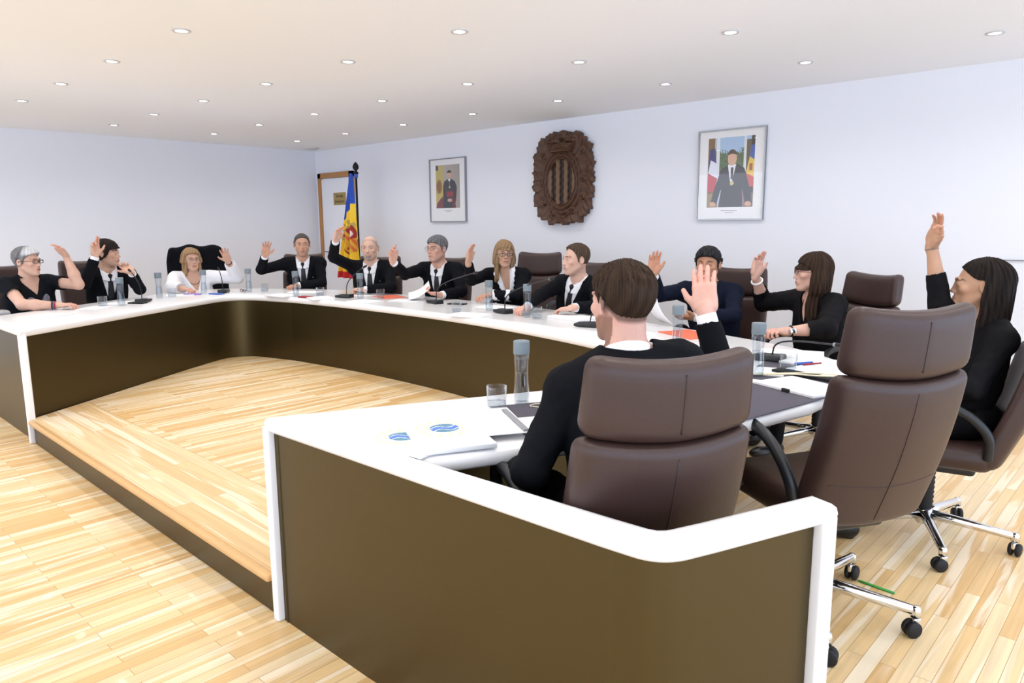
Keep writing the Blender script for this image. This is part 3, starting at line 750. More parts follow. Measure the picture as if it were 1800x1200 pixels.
        if r is not None:
            V, Q = r; Vw = hc + s * (V @ HA); aa = np.arctan2(V[:, 0], V[:, 1] + .01); n = .5 + .5 * np.sin(aa * 47 + V[:, 2] * 22 + 3 * np.sin(V[:, 1] * 45)) * np.sin(aa * 29 - V[:, 2] * 15 + 1)
            hl = np.array(o.get('hair2', hairc * 1.5)); C = hairc * (1 - n[:, None] * .8) + hl * n[:, None] * .8
            if 'streak' in o:
                m = np.clip((V[:, 1] - .0) / .03, 0, 1) * np.clip((V[:, 2] - .05) / .02, 0, 1); C = C * (1 - m[:, None]) + np.array(o['streak']) * (.75 + .3 * n[:, None]) * m[:, None]
            me = mesh_np('hair', Vw - off, Q); set_col(me, C); link('hair', me, 'hair', root)
    # ---- clothes
    ch = o.get('hc', h * 1.35); wear = o.get('wear', 'suit'); cm = o.get('cloth', 'cloth_black')
    G = Grid(lo, hi, ch); torso(G, J, 'cloth', fat, 0.006 if wear == 'suit' else 0.)
    sl = o.get('sleeve', .86 if wear == 'suit' else .6); cut = []
    for sg, (S, E, W, T), hd in arms:
        S, E, W = map(np.array, (S, E, W)); loose = o.get('loose', 1.)
        rr = (.058, .050, .041) if wear == 'suit' else (.054, .049, .042)
        rr = [q * s * loose * o.get('armfat', 1.) ** .7 for q in rr]
        if o.get('short_sleeve'):
            e = S + (E - S) * .62; G.cap(S, e, rr[0], rr[0] * 1.02, .03); G.cap(e, e + nrm(E - S) * .06, rr[0] * 1.1, rr[0] * 1.1, .001, 's')
        else:
            We = E + (W - E) * sl; G.cap(S, E, rr[0], rr[1], .03); G.cap(E, We, rr[1], rr[2], .012); dn = nrm(W - E); G.cap(We + dn * (rr[2] * 1.0), We + dn * .09, rr[2] * 1.25, rr[2] * 1.25, .001, 's')
    x, y, z = G.xyz()
    G.F += (.0024 * swirl(x, y, z, 55., .7) + .0016 * swirl(z, x, y, 95., 2.)).astype(np.float32)
    px, py, pz = x - N[0], y - N[1], z - N[2]
    lx = px * rt[0] + py * rt[1] + pz * rt[2]; ly = px * fw[0] + py * fw[1] + pz * fw[2]; lz = px * U[0] + py * U[1] + pz * U[2]
    base = G.F; lz_ = lz; nc = np.hypot(lx, ly - .0 - .25 * lz) - (.060 if not fem else .056) * s; lim = ly - .17      # neck opening
    body_axis = lambda v: v
    front = np.maximum(-ly, 0)
    if wear == 'suit':
        vb = o.get('vbot', -.34); wz = np.interp(lz, [vb, -.10, -.02, .06], [0, .052, .068, .075]).astype(np.float32) * s
        V_ = np.maximum(np.abs(lx) - wz, -(ly - .02)); V_ = np.maximum(np.maximum(V_, vb - lz), np.maximum(lim, lz - .07))
        neck = np.maximum(nc - .022, .030 + .25 * ly - lz); neck = np.maximum(np.minimum(neck, np.maximum(nc, -.028 - lz)), lim); cutf = np.minimum(V_, neck)
        lap = np.clip(1 - np.abs(V_ - .022) / .022, 0, 1) * (ly > .03) * (lz < -.02) * (lz > vb)
        jk = np.maximum(base - .006 * (lap > 0.05), -cutf); addm('jacket', G.mesh('jacket', jk), cm)
        shf = np.maximum(base + .011, np.maximum(np.maximum(np.abs(lx) - .12, vb - .02 - lz), -ly - .02)); shf = np.maximum(shf, -np.maximum(nc, -.035 - lz))
        addm('shirt', G.mesh('shirt', shf), 'cloth_white')
        # collar and tie on a finer grid
        cl = N - .13; chh = N + .13; K = Grid(cl, chh, min(h * .8, .0035)); a, b, c_ = K.xyz(); qx, qy, qz = a - N[0], b - N[1], c_ - N[2]
        kx = qx * rt[0] + qy * rt[1] + qz * rt[2]; ky_ = qx * fw[0] + qy * fw[1] + qz * fw[2]; kz_ = qx * U[0] + qy * U[1] + qz * U[2]
        rad = np.hypot(kx, ky_ - .25 * kz_ - .004); ztop = .042 - .36 * (ky_ + .06); zb = -.022 - .34 * (ky_ + .03)
        colr = np.maximum(np.abs(rad - .072 * s - .75 * np.maximum(-kz_ - .004, 0) * (ky_ > -.02)) - .0045, np.maximum(kz_ - ztop, zb - kz_)); colr = np.maximum(colr, np.maximum(.006 - np.abs(kx), -ky_ * 1.) * (ky_ > 0) + (ky_ <= 0) * -1.)
        addm('shirt_collar', K.mesh('c', colr.astype(np.float32)), 'cloth_white')
        if o.get('tie', True):
            wt = np.interp(lz, [-.42, -.30, -.08, -.045, -.02], [.040, .036, .020, .014, .019]).astype(np.float32); bs = base + .011
            tf = np.maximum(np.maximum(bs - .007, -bs - .004 - .006), np.maximum(np.abs(lx - .02 * lz) - wt, np.maximum(lz + .03, vb - .02 - lz))); tf = np.maximum(tf, -(ly - .03))
            G2 = G; r = G2.mesh('tie', tf.astype(np.float32)); Kt = Grid(cl, chh, min(h * .8, .0035)); ck = N + fw * .088 * s - U * .036 * s
            Kt.cap(ck + U * .012, ck - U * .018, .019, .011, .004); rk = Kt.mesh('knot')
            if r is not None: V2 = np.concatenate([r[0], rk[0]]); Q2 = np.concatenate([r[1], rk[1] + len(r[0])]); r = (V2, Q2)
            else: r = rk
            addm('tie', r, 'tie')
        for sg, (S, E, W, T), hd in arms:
            if not hd: continue
            E, W = np.array(E), np.array(W); dn = nrm(W - E); p0 = E + (W - E) * (sl - .02); p1 = W - dn * .004; m = MB(); m.tube([p0 - off, p1 - off, p1 + dn * .001 - off, p1 - dn * .006 - off], [.0335 * s, .0325 * s, .029 * s, .027 * s], 20, cap=False); m.build('shirt_cuff', 'cloth_white', root)
    else:
        vb = o.get('vbot', -.10); vw = o.get('vw', .07); wz = np.interp(lz, [vb, 0, .06], [0, vw, vw * 1.05]).astype(np.float32) * s
        V_ = np.maximum(np.maximum(np.abs(lx) - wz, -(ly - .0)), np.maximum(vb - lz, np.maximum(ly - .14, lz - .03))); neck = np.maximum(np.maximum(nc - o.get('nk', .004), -.06 - lz), np.maximum(ly - .09, lz - .06)); cutf = np.minimum(V_, neck)
        jk = np.maximum(base, -cutf); addm(o.get('topname', 'blouse'), G.mesh('j', jk), cm)
        if wear == 'blazer':
            shf = np.maximum(base + .008, np.maximum(np.maximum(np.abs(lx) - wz - .004, -.03 - ly), vb - .01 - lz)); shf = np.maximum(shf, -np.maximum(np.maximum(np.abs(lx) - wz * .62, -ly), vb * .55 - lz)); shf = np.maximum(shf, -neck)
            addm('shirt', G.mesh('s', shf), o.get('under', 'cloth_white'))
            cf = np.maximum(np.maximum(base - .006, -base - .006), np.maximum(np.maximum(np.abs(np.abs(lx) - wz - .006 - .004 * np.sin(lz * 160)) - .017, -.15 - lz), np.maximum(-ly, lz - .03))); addm('shirt_collar', G.mesh('k', cf.astype(np.float32)), 'cloth_white')
    if o.get('print'):
        a1 = ((np.abs(lx - .0) - .052) / .040) ** 2 + ((lz + .165 - .35 * (np.abs(lx) - .05)) / .055) ** 2; pf_ = np.maximum(np.maximum(base - .0022, -base - .004), np.maximum((np.sqrt(a1) - 1) * .04, .02 - ly)); addm('shirt_print', G.mesh('p', pf_.astype(np.float32)), 'print_grey')
    # ---- legs under the desk
    LG = Grid(pel + np.array([-.75, -.75, -.56]), pel + np.array([.75, .75, .10]), .012); fh = nrm(np.array([ta[0], ta[1], 0])); rh = np.array([fh[1], -fh[0], 0])
    feet = []; kz = .53
    for sg in (-1, 1):
        hp_ = pel + rh * sg * .085; hp_[2] = .56; kn = pel + rh * sg * .11 + fh * o.get('thigh', .42); kn[2] = kz; an = kn + fh * o.get('shin', .02); an[2] = .10
        LG.cap(hp_, kn, .080, .060, .03); LG.cap(kn, an, .058, .040, .02); feet.append((an, fh))
    LG.ell(np.array([pel[0], pel[1], .57]), np.eye(3), (.16, .15, .09), .03)
    addm('trousers', LG.mesh('l'), cm)
    for an, f_ in feet:
        A_ = np.array([[f_[1], -f_[0], 0], f_, [0, 0, 1]]); SG = Grid(an + np.array([-.25, -.25, -.12]), an + np.array([.25, .25, .06]), .007)
        SG.ell(np.array([*(an + f_ * .10)[:2], .035]), A_, (.042, .085, .034), .02); SG.ell(np.array([*(an - f_ * .0)[:2], .045]), A_, (.036, .055, .045), .03); SG.box(np.array([*(an + f_ * .06)[:2], -.02]), A_, (.2, .3, .022), .001, .001, 's'); addm('shoe', SG.mesh('s'), 'shoe')
    # ---- spectacles
    if 'specs' in o:
        gm, rl, hl, zc = o['specs']; m = MB(); P = lambda a, b, c: hc - off + s * (HA[0] * a + HA[1] * b + HA[2] * c); t = .0016 if gm != 'specs_dark' else .0026
        for sx in (-1, 1):
            cx = sx * .032; ring = [P(cx + rl * math.copysign(abs(math.cos(q)) ** .7, math.cos(q)), .101 - .25 * abs(cx + rl * math.cos(q)) ** 1.2 * .6, zc + hl * math.copysign(abs(math.sin(q)) ** .7, math.sin(q))) for q in [2 * PI * i / 20 for i in range(21)]]
            m.tube(ring, t * s, 6, cap=False); m.tube([P(sx * (.032 + rl), .095, zc + .004), P(sx * .079, .07, zc + .004), P(sx * .083, -.005, zc + .002), P(sx * .082, -.03, zc - .015)], t * s * .9, 6)
        m.tube([P(-.032 + rl, .099, zc + .002), P(0, .104, zc + .005), P(.032 - rl, .099, zc + .002)], t * s, 6)
        m.build('spectacles', gm, root)
    for nm_, fn in o.get('extra', []): fn(nm_, root, J, off, HA, hc, s)
    return root
def bracelet(arm, t, rad, r, m, flat=1.):
    def f(nm, root, J, off, HA, hc, s):
        S, E, W, T = map(np.array, J[arm]); c = E + (W - E) * t - off; d = nrm(W - E); u = nrm(np.cross(d, (0, 0, 1) if abs(d[2]) < .9 else (1, 0, 0))); v = np.cross(d, u)
        MB().tube([c + rad * (u * math.cos(a) + v * math.sin(a)) for a in [2 * PI * i / 24 for i in range(25)]], r, 8, cap=False, flat=flat).build(nm, m, root)
    return f
def watch(arm, t, rad):
    def f(nm, root, J, off, HA, hc, s):
        S, E, W, T = map(np.array, J[arm]); c = E + (W - E) * t - off; d = nrm(W - E); up = nrm(np.array([0, 0, 1.]) - d * d[2]); cr = np.cross(d, up)
        R = Matrix((d, cr, up)).transposed(); b = MB(); b.tube([c + rad * (up * math.cos(a) + cr * math.sin(a)) for a in [2 * PI * i / 24 for i in range(25)]], .004, 8, cap=False)
        w_ = b.build('watch', 'rubber', root); tocam = nrm(np.array([0, 0, 1.4]) - off - c); uu = nrm(tocam - d * (tocam @ d)); cc = np.cross(d, uu)
        MB().rbox(tuple(c + uu * (rad + .004)), (.034, .030, .009), .004, 3, R=Matrix((d, cc, uu)).transposed()).build('watch_case', 'chrome', w_)
    return f
def pin(x_, z_, m='chrome', r=.005):
    def f(nm, root, J, off, HA, hc, s):
        p = J['N'] + J['rt'] * x_ + J['U'] * z_ + J['fw'] * (.118 + o_fat.get('f', 0)) - off
        MB().ball(tuple(p), r, 10).build(nm, m, root)
    return f
o_fat = {}
J_ = {
 'P1': {"h":[-6.824,1.589,1.117],"ta":[0.957,0.291,0.0],"ha":[0.778,0.628,0.0],"N":[-6.857,1.579,0.983],"pel":[-6.972,1.607,0.54],"R":[[-6.809,1.423,0.949],[-6.607,1.473,0.8],[-6.517,1.698,0.785],[-6.386,1.808,0.794]],"L":[[-6.904,1.735,0.949],[-6.683,1.899,0.926],[-6.709,1.833,1.17],[-6.606,1.743,1.279]],"s":0.97},
 'P2': {"h":[-7.133,2.28,1.154],"ta":[0.999,-0.048,0.0],"ha":[0.639,0.769,0.0],"N":[-7.174,2.282,1.009],"pel":[-7.314,2.288,0.54],"R":[[-7.182,2.114,0.974],[-6.919,2.019,0.92],[-6.851,2.099,1.148],[-6.851,2.106,1.33]],"L":[[-7.166,2.45,0.974],[-6.917,2.456,0.837],[-6.766,2.345,1.002],[-6.928,2.318,1.078]],"s":1},
 'P3': {"h":[-7.481,3.181,1.052],"ta":[0.966,-0.259,0.0],"ha":[0.99,-0.14,0.0],"N":[-7.507,3.188,0.906],"pel":[-7.548,3.254,0.54],"R":[[-7.549,3.031,0.872],[-7.316,2.901,0.8],[-7.074,2.906,0.802],[-6.909,2.959,0.781]],"L":[[-7.465,3.346,0.872],[-7.293,3.562,0.864],[-7.193,3.428,1.039],[-7.146,3.357,1.191]],"s":0.97},
 'P4': {"h":[-6.853,4.08,1.189],"ta":[0.811,-0.585,0.0],"ha":[0.885,-0.466,0.0],"N":[-6.881,4.1,1.037],"pel":[-6.962,4.158,0.54],"R":[[-6.979,3.964,1.002],[-7.01,3.686,0.946],[-6.818,3.637,1.099],[-6.736,3.628,1.259]],"L":[[-6.782,4.236,1.002],[-6.608,4.143,0.8],[-6.704,3.914,0.785],[-6.609,3.713,0.79]],"s":1},
 'P5': {"h":[-5.789,4.172,1.171],"ta":[0.632,-0.775,0.0],"ha":[0.672,-0.741,0.0],"N":[-5.814,4.204,1.026],"pel":[-5.879,4.283,0.54],"R":[[-5.945,4.098,0.991],[-5.903,3.837,1.099],[-5.731,3.758,1.261],[-5.637,3.757,1.415]],"L":[[-5.684,4.31,0.991],[-5.495,4.192,0.814],[-5.641,3.984,0.798],[-5.81,3.923,0.804]],"s":1},
 'P6': {"h":[-5.049,4.381,1.174],"ta":[0.408,-0.913,0.0],"ha":[0.123,-0.992,0.0],"N":[-5.072,4.431,1.024],"pel":[-5.15,4.541,0.54],"R":[[-5.225,4.363,0.989],[-5.154,4.089,0.957],[-5.064,3.89,1.08],[-5.014,3.834,1.244]],"L":[[-4.918,4.5,0.989],[-4.73,4.387,0.807],[-4.729,4.137,0.795],[-4.793,4.019,0.82]],"s":1},
 'P7': {"h":[-4.315,4.507,1.141],"ta":[0.481,-0.877,0.0],"ha":[0.785,-0.619,0.0],"N":[-4.335,4.543,0.999],"pel":[-4.349,4.731,0.54],"R":[[-4.474,4.467,0.965],[-4.412,4.205,0.935],[-4.302,4.065,1.092],[-4.247,4.054,1.254]],"L":[[-4.195,4.62,0.965],[-4.083,4.434,0.804],[-4.252,4.267,0.816],[-4.253,4.096,0.805]],"s":0.95},
 'P8': {"h":[-3.428,4.363,1.124],"ta":[0.055,-0.998,0.0],"ha":[-0.404,-0.915,0.0],"N":[-3.431,4.411,0.974],"pel":[-3.583,4.575,0.54],"R":[[-3.599,4.402,0.939],[-3.591,4.129,0.858],[-3.513,3.9,0.797],[-3.494,3.722,0.79]],"L":[[-3.263,4.421,0.939],[-3.118,4.226,0.8],[-3.148,3.979,0.814],[-3.295,3.937,0.79]],"s":1},
 'P9': {"h":[-2.422,4.541,1.112],"ta":[0.226,-0.974,0.0],"ha":[0.277,-0.961,0.0],"N":[-2.433,4.588,0.962],"pel":[-2.38,4.653,0.54],"R":[[-2.597,4.55,0.927],[-2.633,4.267,0.916],[-2.565,4.081,1.069],[-2.523,4.033,1.237]],"L":[[-2.269,4.626,0.927],[-2.15,4.408,0.8],[-2.374,4.279,0.785],[-2.455,4.125,0.797]],"s":1},
 'P10': {"h":[-1.683,4.467,1.093],"ta":[-0.49,-0.872,0.0],"ha":[-0.842,-0.539,0.0],"N":[-1.665,4.499,0.952],"pel":[-1.606,4.604,0.54],"R":[[-1.807,4.579,0.918],[-2.067,4.659,0.869],[-2.063,4.509,1.06],[-2.044,4.524,1.236]],"L":[[-1.523,4.419,0.918],[-1.484,4.202,0.8],[-1.658,4.033,0.785],[-1.7,3.872,0.807]],"s":0.97},
 'P11': {"h":[-0.657,3.631,1.126],"ta":[-0.881,-0.473,0.0],"ha":[-0.969,-0.246,0.0],"N":[-0.614,3.654,0.982],"pel":[-0.671,3.561,0.54],"R":[[-0.69,3.794,0.949],[-0.784,3.558,1.04],[-0.834,3.553,1.3],[-0.78,3.475,1.442]],"L":[[-0.539,3.513,0.9189999999999999],[-0.6,3.38,0.72],[-0.82,3.35,0.7],[-0.98,3.4,0.66]],"s":0.95},
 'P0': {"h":[-1.186,1.725,1.169],"ta":[-0.843,0.537,0.0],"ha":[-0.948,0.317,0.0],"N":[-1.155,1.705,1.024],"pel":[-1.071,1.625,0.54],"R":[[-1.064,1.847,0.999],[-1.041,2.103,0.865],[-1.119,2.095,1.115],[-1.169,2.16,1.276]],"L":[[-1.245,1.564,0.944],[-1.26,1.41,0.73],[-1.45,1.56,0.66],[-1.6,1.66,0.64]],"s":1.0},
}
SUITS = 'cloth_black'
def camdir(n, side, deg):
    """palm direction turned deg from facing the near side of the room"""
    p = np.array(J_[n][side][2]); v = np.array([0, 0, 1.2]) - p; v[2] = 0; v = nrm(v); r = np.array([-v[1], v[0], 0]); a = math.radians(deg)
    return v * math.cos(a) + r * math.sin(a) + np.array([0, 0, .05])
def up(n, side, deg, **k): return dict(n=camdir(n, side, deg), **k)
def flat(**k): return dict(n=np.array([0.02, 0, -1.]), **{**dict(curl=(.35, .35, .4, .4), spread=.09, thumb=.9), **k})
GREY = (.20, .20, .21); DK = (.010, .007, .006)
spec = lambda m, rl=.025, hl=.017, zc=.008: (m, rl, hl, zc)
M['specs_dark'] = mat('dark_spectacle_frame', lin(28, 18, 18), .3); M['specs_metal'] = mat('fine_metal_frame', (.25, .22, .2, 1), .3, metal=1); M['specs_red'] = mat('brown_red_frame', lin(90, 35, 35), .3)
def necklace(nm, root, J, off, HA, hc, s):
    N, rt, fw, U = J['N'], J['rt'], J['fw'], J['U']; P = [N - off + rt * .062 * math.sin(a) + fw * (.02 + .075 * math.cos(a)) + U * (-.035 - .05 * math.cos(a)) for a in [-2.2 + 4.4 * i / 16 for i in range(17)]]
    MB().tube(P, .0028, 6).build(nm, 'specs_dark', root)
PEOPLE = {
 'P0': dict(h=.0036, skin=(.64, .38, .31), hair=(.022, .013, .009), hair2=(.062, .038, .024), hthick=.013, side=.22, tuft=.0032, quiff=.012, hline=([-.11, -.07, -.045, -.02, -.002, .012, .03, .06, .085, .11], [-.040, -.036, -.018, .012, .010, .005, .035, .055, .066, .070]),
   beard=('full', (.16, .07, .035), .75), scalp=((.10, .062, .045), .07), fat=.012, hR=up('P0', 'R', 172, spread=.05, curl=(.15, .12, .12, .15), thumb=1.0), hL=flat(), hs=1.02,
   label='bearded man in a black suit seen from behind, right hand raised'),
 'P1': dict(h=.0045, female=True, wear='tee', topname='t_shirt', cloth='cloth_tee', short_sleeve=True, fat=.035, armfat=1.18, print=True, vbot=-.11, vw=.078, hair=(.10, .10, .105), hair2=(.30, .30, .31), streak=(.62, .62, .64), hthick=.015, quiff=.012, tuft=.004, hline=([-.11, -.06, -.035, -.012, .012, .03, .06, .085, .11], [-.070, -.055, -.045, -.005, -.012, .035, .060, .074, .080]),
   specs=spec('specs_dark', .027, .014), hR=flat(), hL=up('P1', 'L', -40, spread=.05, curl=(.2, .2, .2, .25), thumb=.3), skin=(.60, .37, .28),
   extra=[('bracelet', bracelet('R', .82, .031, .005, 'specs_dark')), ('bracelet', bracelet('R', .90, .029, .004, 'red')), ('bracelet', bracelet('R', .86, .030, .003, 'blue'))],
   label='grey-haired woman in dark glasses and black T-shirt at the left desk end'),
 'P2': dict(h=.0045, hair=DK, hair2=(.035, .025, .02), hthick=.020, quiff=.004, side=.75, tuft=.003, hline=([-.11, -.06, -.035, -.012, .012, .035, .05, .085, .11], [-.095, -.085, -.060, -.04, -.03, .0, .035, .046, .048]), beard=('full', (.25, .16, .12), .25),
   hR=up('P2', 'R', 30, spread=.05, curl=(.05, .15, 1.1, 1.3), thumb=1.2), hL=dict(n=np.array([-.7, -.2, .5]), curl=(.5, .8, .9, 1.0), spread=.1, thumb=1.2), label='dark-haired man in black suit resting his chin on one hand, other raised'),
 'P3': dict(h=.0045, female=True, wear='blouse', cloth='cloth_white', sleeve=.80, loose=1.35, vbot=-.17, vw=.08, hair=(.20, .115, .055), hair2=(.50, .33, .18), hlen=.065, hw=(.098, .104, .010), yface=.038, gap=.055, hthick=.014, quiff=.006, hline=([-.11, -.06, .03, .06, .085, .11], [-.07, -.05, .03, .066, .074, .078]),
   specs=spec('specs_metal', .023, .013), hR=flat(curl=(.5, .5, .6, .7)), hL=up('P3', 'L', 8, spread=.14, thumb=1.3), extra=[('bracelet', bracelet('L', .90, .028, .005, 'black')), ('necklace', necklace)], label='fair-haired woman in a white blouse, head tilted and hand raised'),
 'P4': dict(h=.0042, hair=(.05, .042, .038), hair2=(.13, .12, .11), hthick=.008, tuft=.001, hline=([-.11, -.06, -.035, -.012, .012, .03, .05, .07, .09], [-.065, -.05, -.04, -.005, -.012, .045, .068, .085, .10]), beard=('full', (.3, .2, .16), .25), skin=(.55, .31, .21),
   hR=up('P4', 'R', 0, spread=.12, thumb=1.2), hL=flat(curl=(.6, .7, .8, .9)), extra=[('lapel_pin', pin(-.10, -.16))], label='man with short dark hair in a black suit beside the door frame, palm raised'),
 'P5': dict(h=.0042, hair=(.25, .23, .22), hstyle='none', scalp=((.30, .24, .22), .09, .75), beard=('goatee', (.22, .20, .19), .85), fat=.018, skin=(.66, .42, .32),
   hR=up('P5', 'R', 40, spread=.04, curl=(.15, .2, .25, .3), thumb=.7), hL=flat(curl=(.6, .7, .8, .9)), extra=[('lapel_pin', pin(-.10, -.14))], label='bald man with a grey goatee in a black suit, arm raised high'),
 'P6': dict(h=.0042, hair=(.07, .07, .075), hair2=(.26, .26, .27), hthick=.014, quiff=.010, tuft=.003, specs=spec('specs_metal', .024, .015), beard=('full', (.35, .26, .22), .2), skin=(.62, .36, .27), down=.5, lid=.006,
   hR=up('P6', 'R', 35, spread=.05, curl=(.2, .3, .5, .6), thumb=.6), hL=dict(n=np.array([.2, .3, 1.]), curl=(.6, .6, .6, .6), spread=.05), extra=[('lapel_pin', pin(-.10, -.14))], label='grey-haired man in spectacles reading a paper while raising his hand'),
 'P7': dict(h=.0042, female=True, wear='blazer', topname='blazer', sleeve=.86, vbot=-.26, vw=.075, hair=(.14, .08, .04), hair2=(.46, .31, .18), fringe=(.040, .05, .1), hlen=.13, hw=(.090, .094, .016), yface=.045, gap=.052, hthick=.015,
   specs=spec('specs_dark', .025, .013, .002), hR=up('P7', 'R', 55, spread=.05, thumb=.5), hL=flat(), skin=(.56, .33, .23), label='blonde woman in spectacles and black blazer over a white ruffled shirt, hand raised'),
 'P8': dict(h=.0040, hair=(.05, .032, .022), hair2=(.14, .095, .065), hthick=.012, quiff=.006, tuft=.004, hline=([-.11, -.06, -.035, -.012, .012, .03, .045, .06, .08], [-.065, -.05, -.04, -.005, -.012, .04, .070, .09, .105]), skin=(.64, .40, .31), beard=('full', (.4, .28, .22), .2), fat=.012,
   hR=flat(curl=(.6, .7, .8, .9)), hL=flat(), extra=[('lapel_pin', pin(-.10, -.14))], label='man with receding brown hair in a black suit, both hands on the desk'),
 'P9': dict(h=.0040, cloth='cloth_navy', hair=(.014, .013, .014), hair2=(.05, .05, .055), hthick=.015, quiff=.012, tuft=.004, skin=(.52, .27, .17), down=.5, lid=.006,
   hR=up('P9', 'R', 15, spread=.06, thumb=.9), hL=dict(n=np.array([-.3, .3, .9]), curl=(.5, .5, .5, .5), spread=.08, thumb=1.2), label='dark-haired man in a navy suit leafing through papers, hand raised'),
 'P10': dict(h=.0036, female=True, wear='blouse', topname='blouse', cloth='cloth_soft', sleeve=.45, loose=1.15, fat=.03, armfat=1.1, vbot=-.15, vw=.07, hair=(.018, .010, .007), hair2=(.065, .038, .026), fringe=(.022, .065, 0.), hlen=.17, hw=(.092, .105, .035), yface=.018, yslope=-.1, gap=.03, hthick=.018,
   specs=spec('specs_red', .023, .015), hR=up('P10', 'R', 30, spread=.06, curl=(.1, .2, .4, .5), thumb=.8), hL=flat(curl=(.6, .7, .8, .9)), skin=(.62, .38, .30), extra=[('bracelet', bracelet('R', .80, .034, .006, 'paper')), ('watch', watch('L', .84, .030)), ('necklace', necklace)], label='dark-haired woman in black with white bracelet and wristwatch, hand raised'),
 'P11': dict(h=.0034, female=True, wear='blouse', topname='blouse', cloth='cloth_soft', sleeve=.50, loose=.98, vbot=-.10, vw=.07, hair=(.007, .005, .004), hair2=(.030, .022, .019), hlen=.34, hw=(.092, .118, .03), yface=-.012, yslope=-.12, gap=.0, hthick=.009, down=.6, lid=.009,
   hR=up('P11', 'R', -50, spread=.05, curl=(.55, .10, .12, .2), thumb=.7), hL=flat(), skin=(.50, .29, .19), hline=([-.11, -.06, -.035, -.012, .012, .03, .05, .07, .11], [-.09, -.09, -.05, .028, .030, .040, .058, .078, .088]),
   extra=[('bracelet', bracelet('R', .42, .037, .002, 'specs_dark')), ('bracelet', bracelet('R', .93, .027, .002, 'specs_metal'))], label='young woman with long dark hair, eyes lowered and arm raised, at the right edge'),
}
ROOTS = {}
for n_, o_ in PEOPLE.items():
    J = {k: (v if isinstance(v, float) or k in 'RL' else np.array(v)) for k, v in J_[n_].items()}
    ROOTS[n_] = build_person(n_, J, o_)
# ------------------------------------------------------------------ things on the desk
TZ = .7502
def make_bottle():
    b = empty('water_bottle')
    out = [(.0001, 0), (.026, 0), (.0285, .004), (.029, .03), (.0265, .075), (.0245, .105), (.0255, .135), (.0275, .165), (.0275, .190)]
    inn = [(.0255, .190), (.0255, .166), (.0235, .135), (.0225, .105), (.0245, .075), (.0268, .03), (.0255, .010), (.0001, .008)]
    MB().lathe(out + inn, 32).build('glass_body', 'glass', b)
    MB().lathe([(.0001, .0085), (.0252, .0105), (.0266, .03), (.0243, .075), (.0223, .105), (.0224, .112), (.0001, .112)], 32).build('water', 'water', b)
    MB().lathe([(.0290, .184), (.0297, .186), (.0297, .228), (.0285, .232), (.0001, .233)], 32).build('cap', 'cap_grey', b)
    return b
def make_glass():
    g = empty('drinking_glass')
    MB().lathe([(.0001, 0), (.031, 0), (.034, .003), (.0365, .085), (.0350, .085), (.0325, .014), (.030, .011), (.0001, .010)], 32).build('tumbler', 'glass', g)
    MB().lathe([(.0001, .0105), (.030, .0115), (.0322, .0145), (.0330, .030), (.0001, .030)], 32).build('water', 'water', g)
    return g
BOT = [(-1.745, 1.908, 'large clear water bottle nearest the camera beside the tumbler'), (-1.306, 2.914, 'clear water bottle beside the glass in front of the wristwatch'),
 (-1.90, 3.27, 'water bottle showing only its cap above the bearded man\'s shoulder'), (-3.386, 3.765, 'water bottle in front of the empty leather chair and goose-neck microphone'),
 (-3.830, 3.829, 'water bottle in front of the blonde woman in black blazer'), (-5.278, 3.688, 'water bottle in front of the bald man with the goatee'),
 (-5.993, 3.482, 'water bottle in front of the man beside the door frame'), (-6.732, 3.40, 'water bottle at the desk corner left of the man by the door frame'),
 (-6.885, 3.023, 'water bottle in front of the fair-haired woman in white'), (-6.822, 2.586, 'water bottle left of the fair-haired woman in white'),
 (-6.430, 2.130, 'leftmost water bottle, in front of the man resting his chin')]
p0 = make_bottle()
for i, (x, y, l) in enumerate(BOT):
    o = p0 if i == 0 else copy_tree(p0); o.location = (x, y, TZ); o.rotation_euler.z = i; tag(o, l, 'bottle', 'grey-capped water bottles on the desk')
GL = [(-1.750, 1.782, 'large tumbler nearest the camera, left of the big bottle'), (-1.241, 3.083, 'tumbler with water on the right side of the desk'), (-3.274, 3.740, 'tumbler right of the bottle near the empty leather chair'),
 (-3.938, 3.597, 'tumbler left of the blonde woman\'s bottle'), (-5.223, 3.861, 'tumbler beside the orange folder'), (-5.821, 3.626, 'tumbler between the door-side man and the bald man'), (-6.648, 3.523, 'tumbler at the desk corner beside the black spectacles'),
 (-6.786, 2.683, 'tumbler next to the bottle left of the woman in white'), (-6.459, 1.997, 'leftmost tumbler, in front of the man resting his chin')]
p0 = make_glass()
for i, (x, y, l) in enumerate(GL):
    o = p0 if i == 0 else copy_tree(p0); o.location = (x, y, TZ); tag(o, l, 'glass', 'low tumblers on the desk')
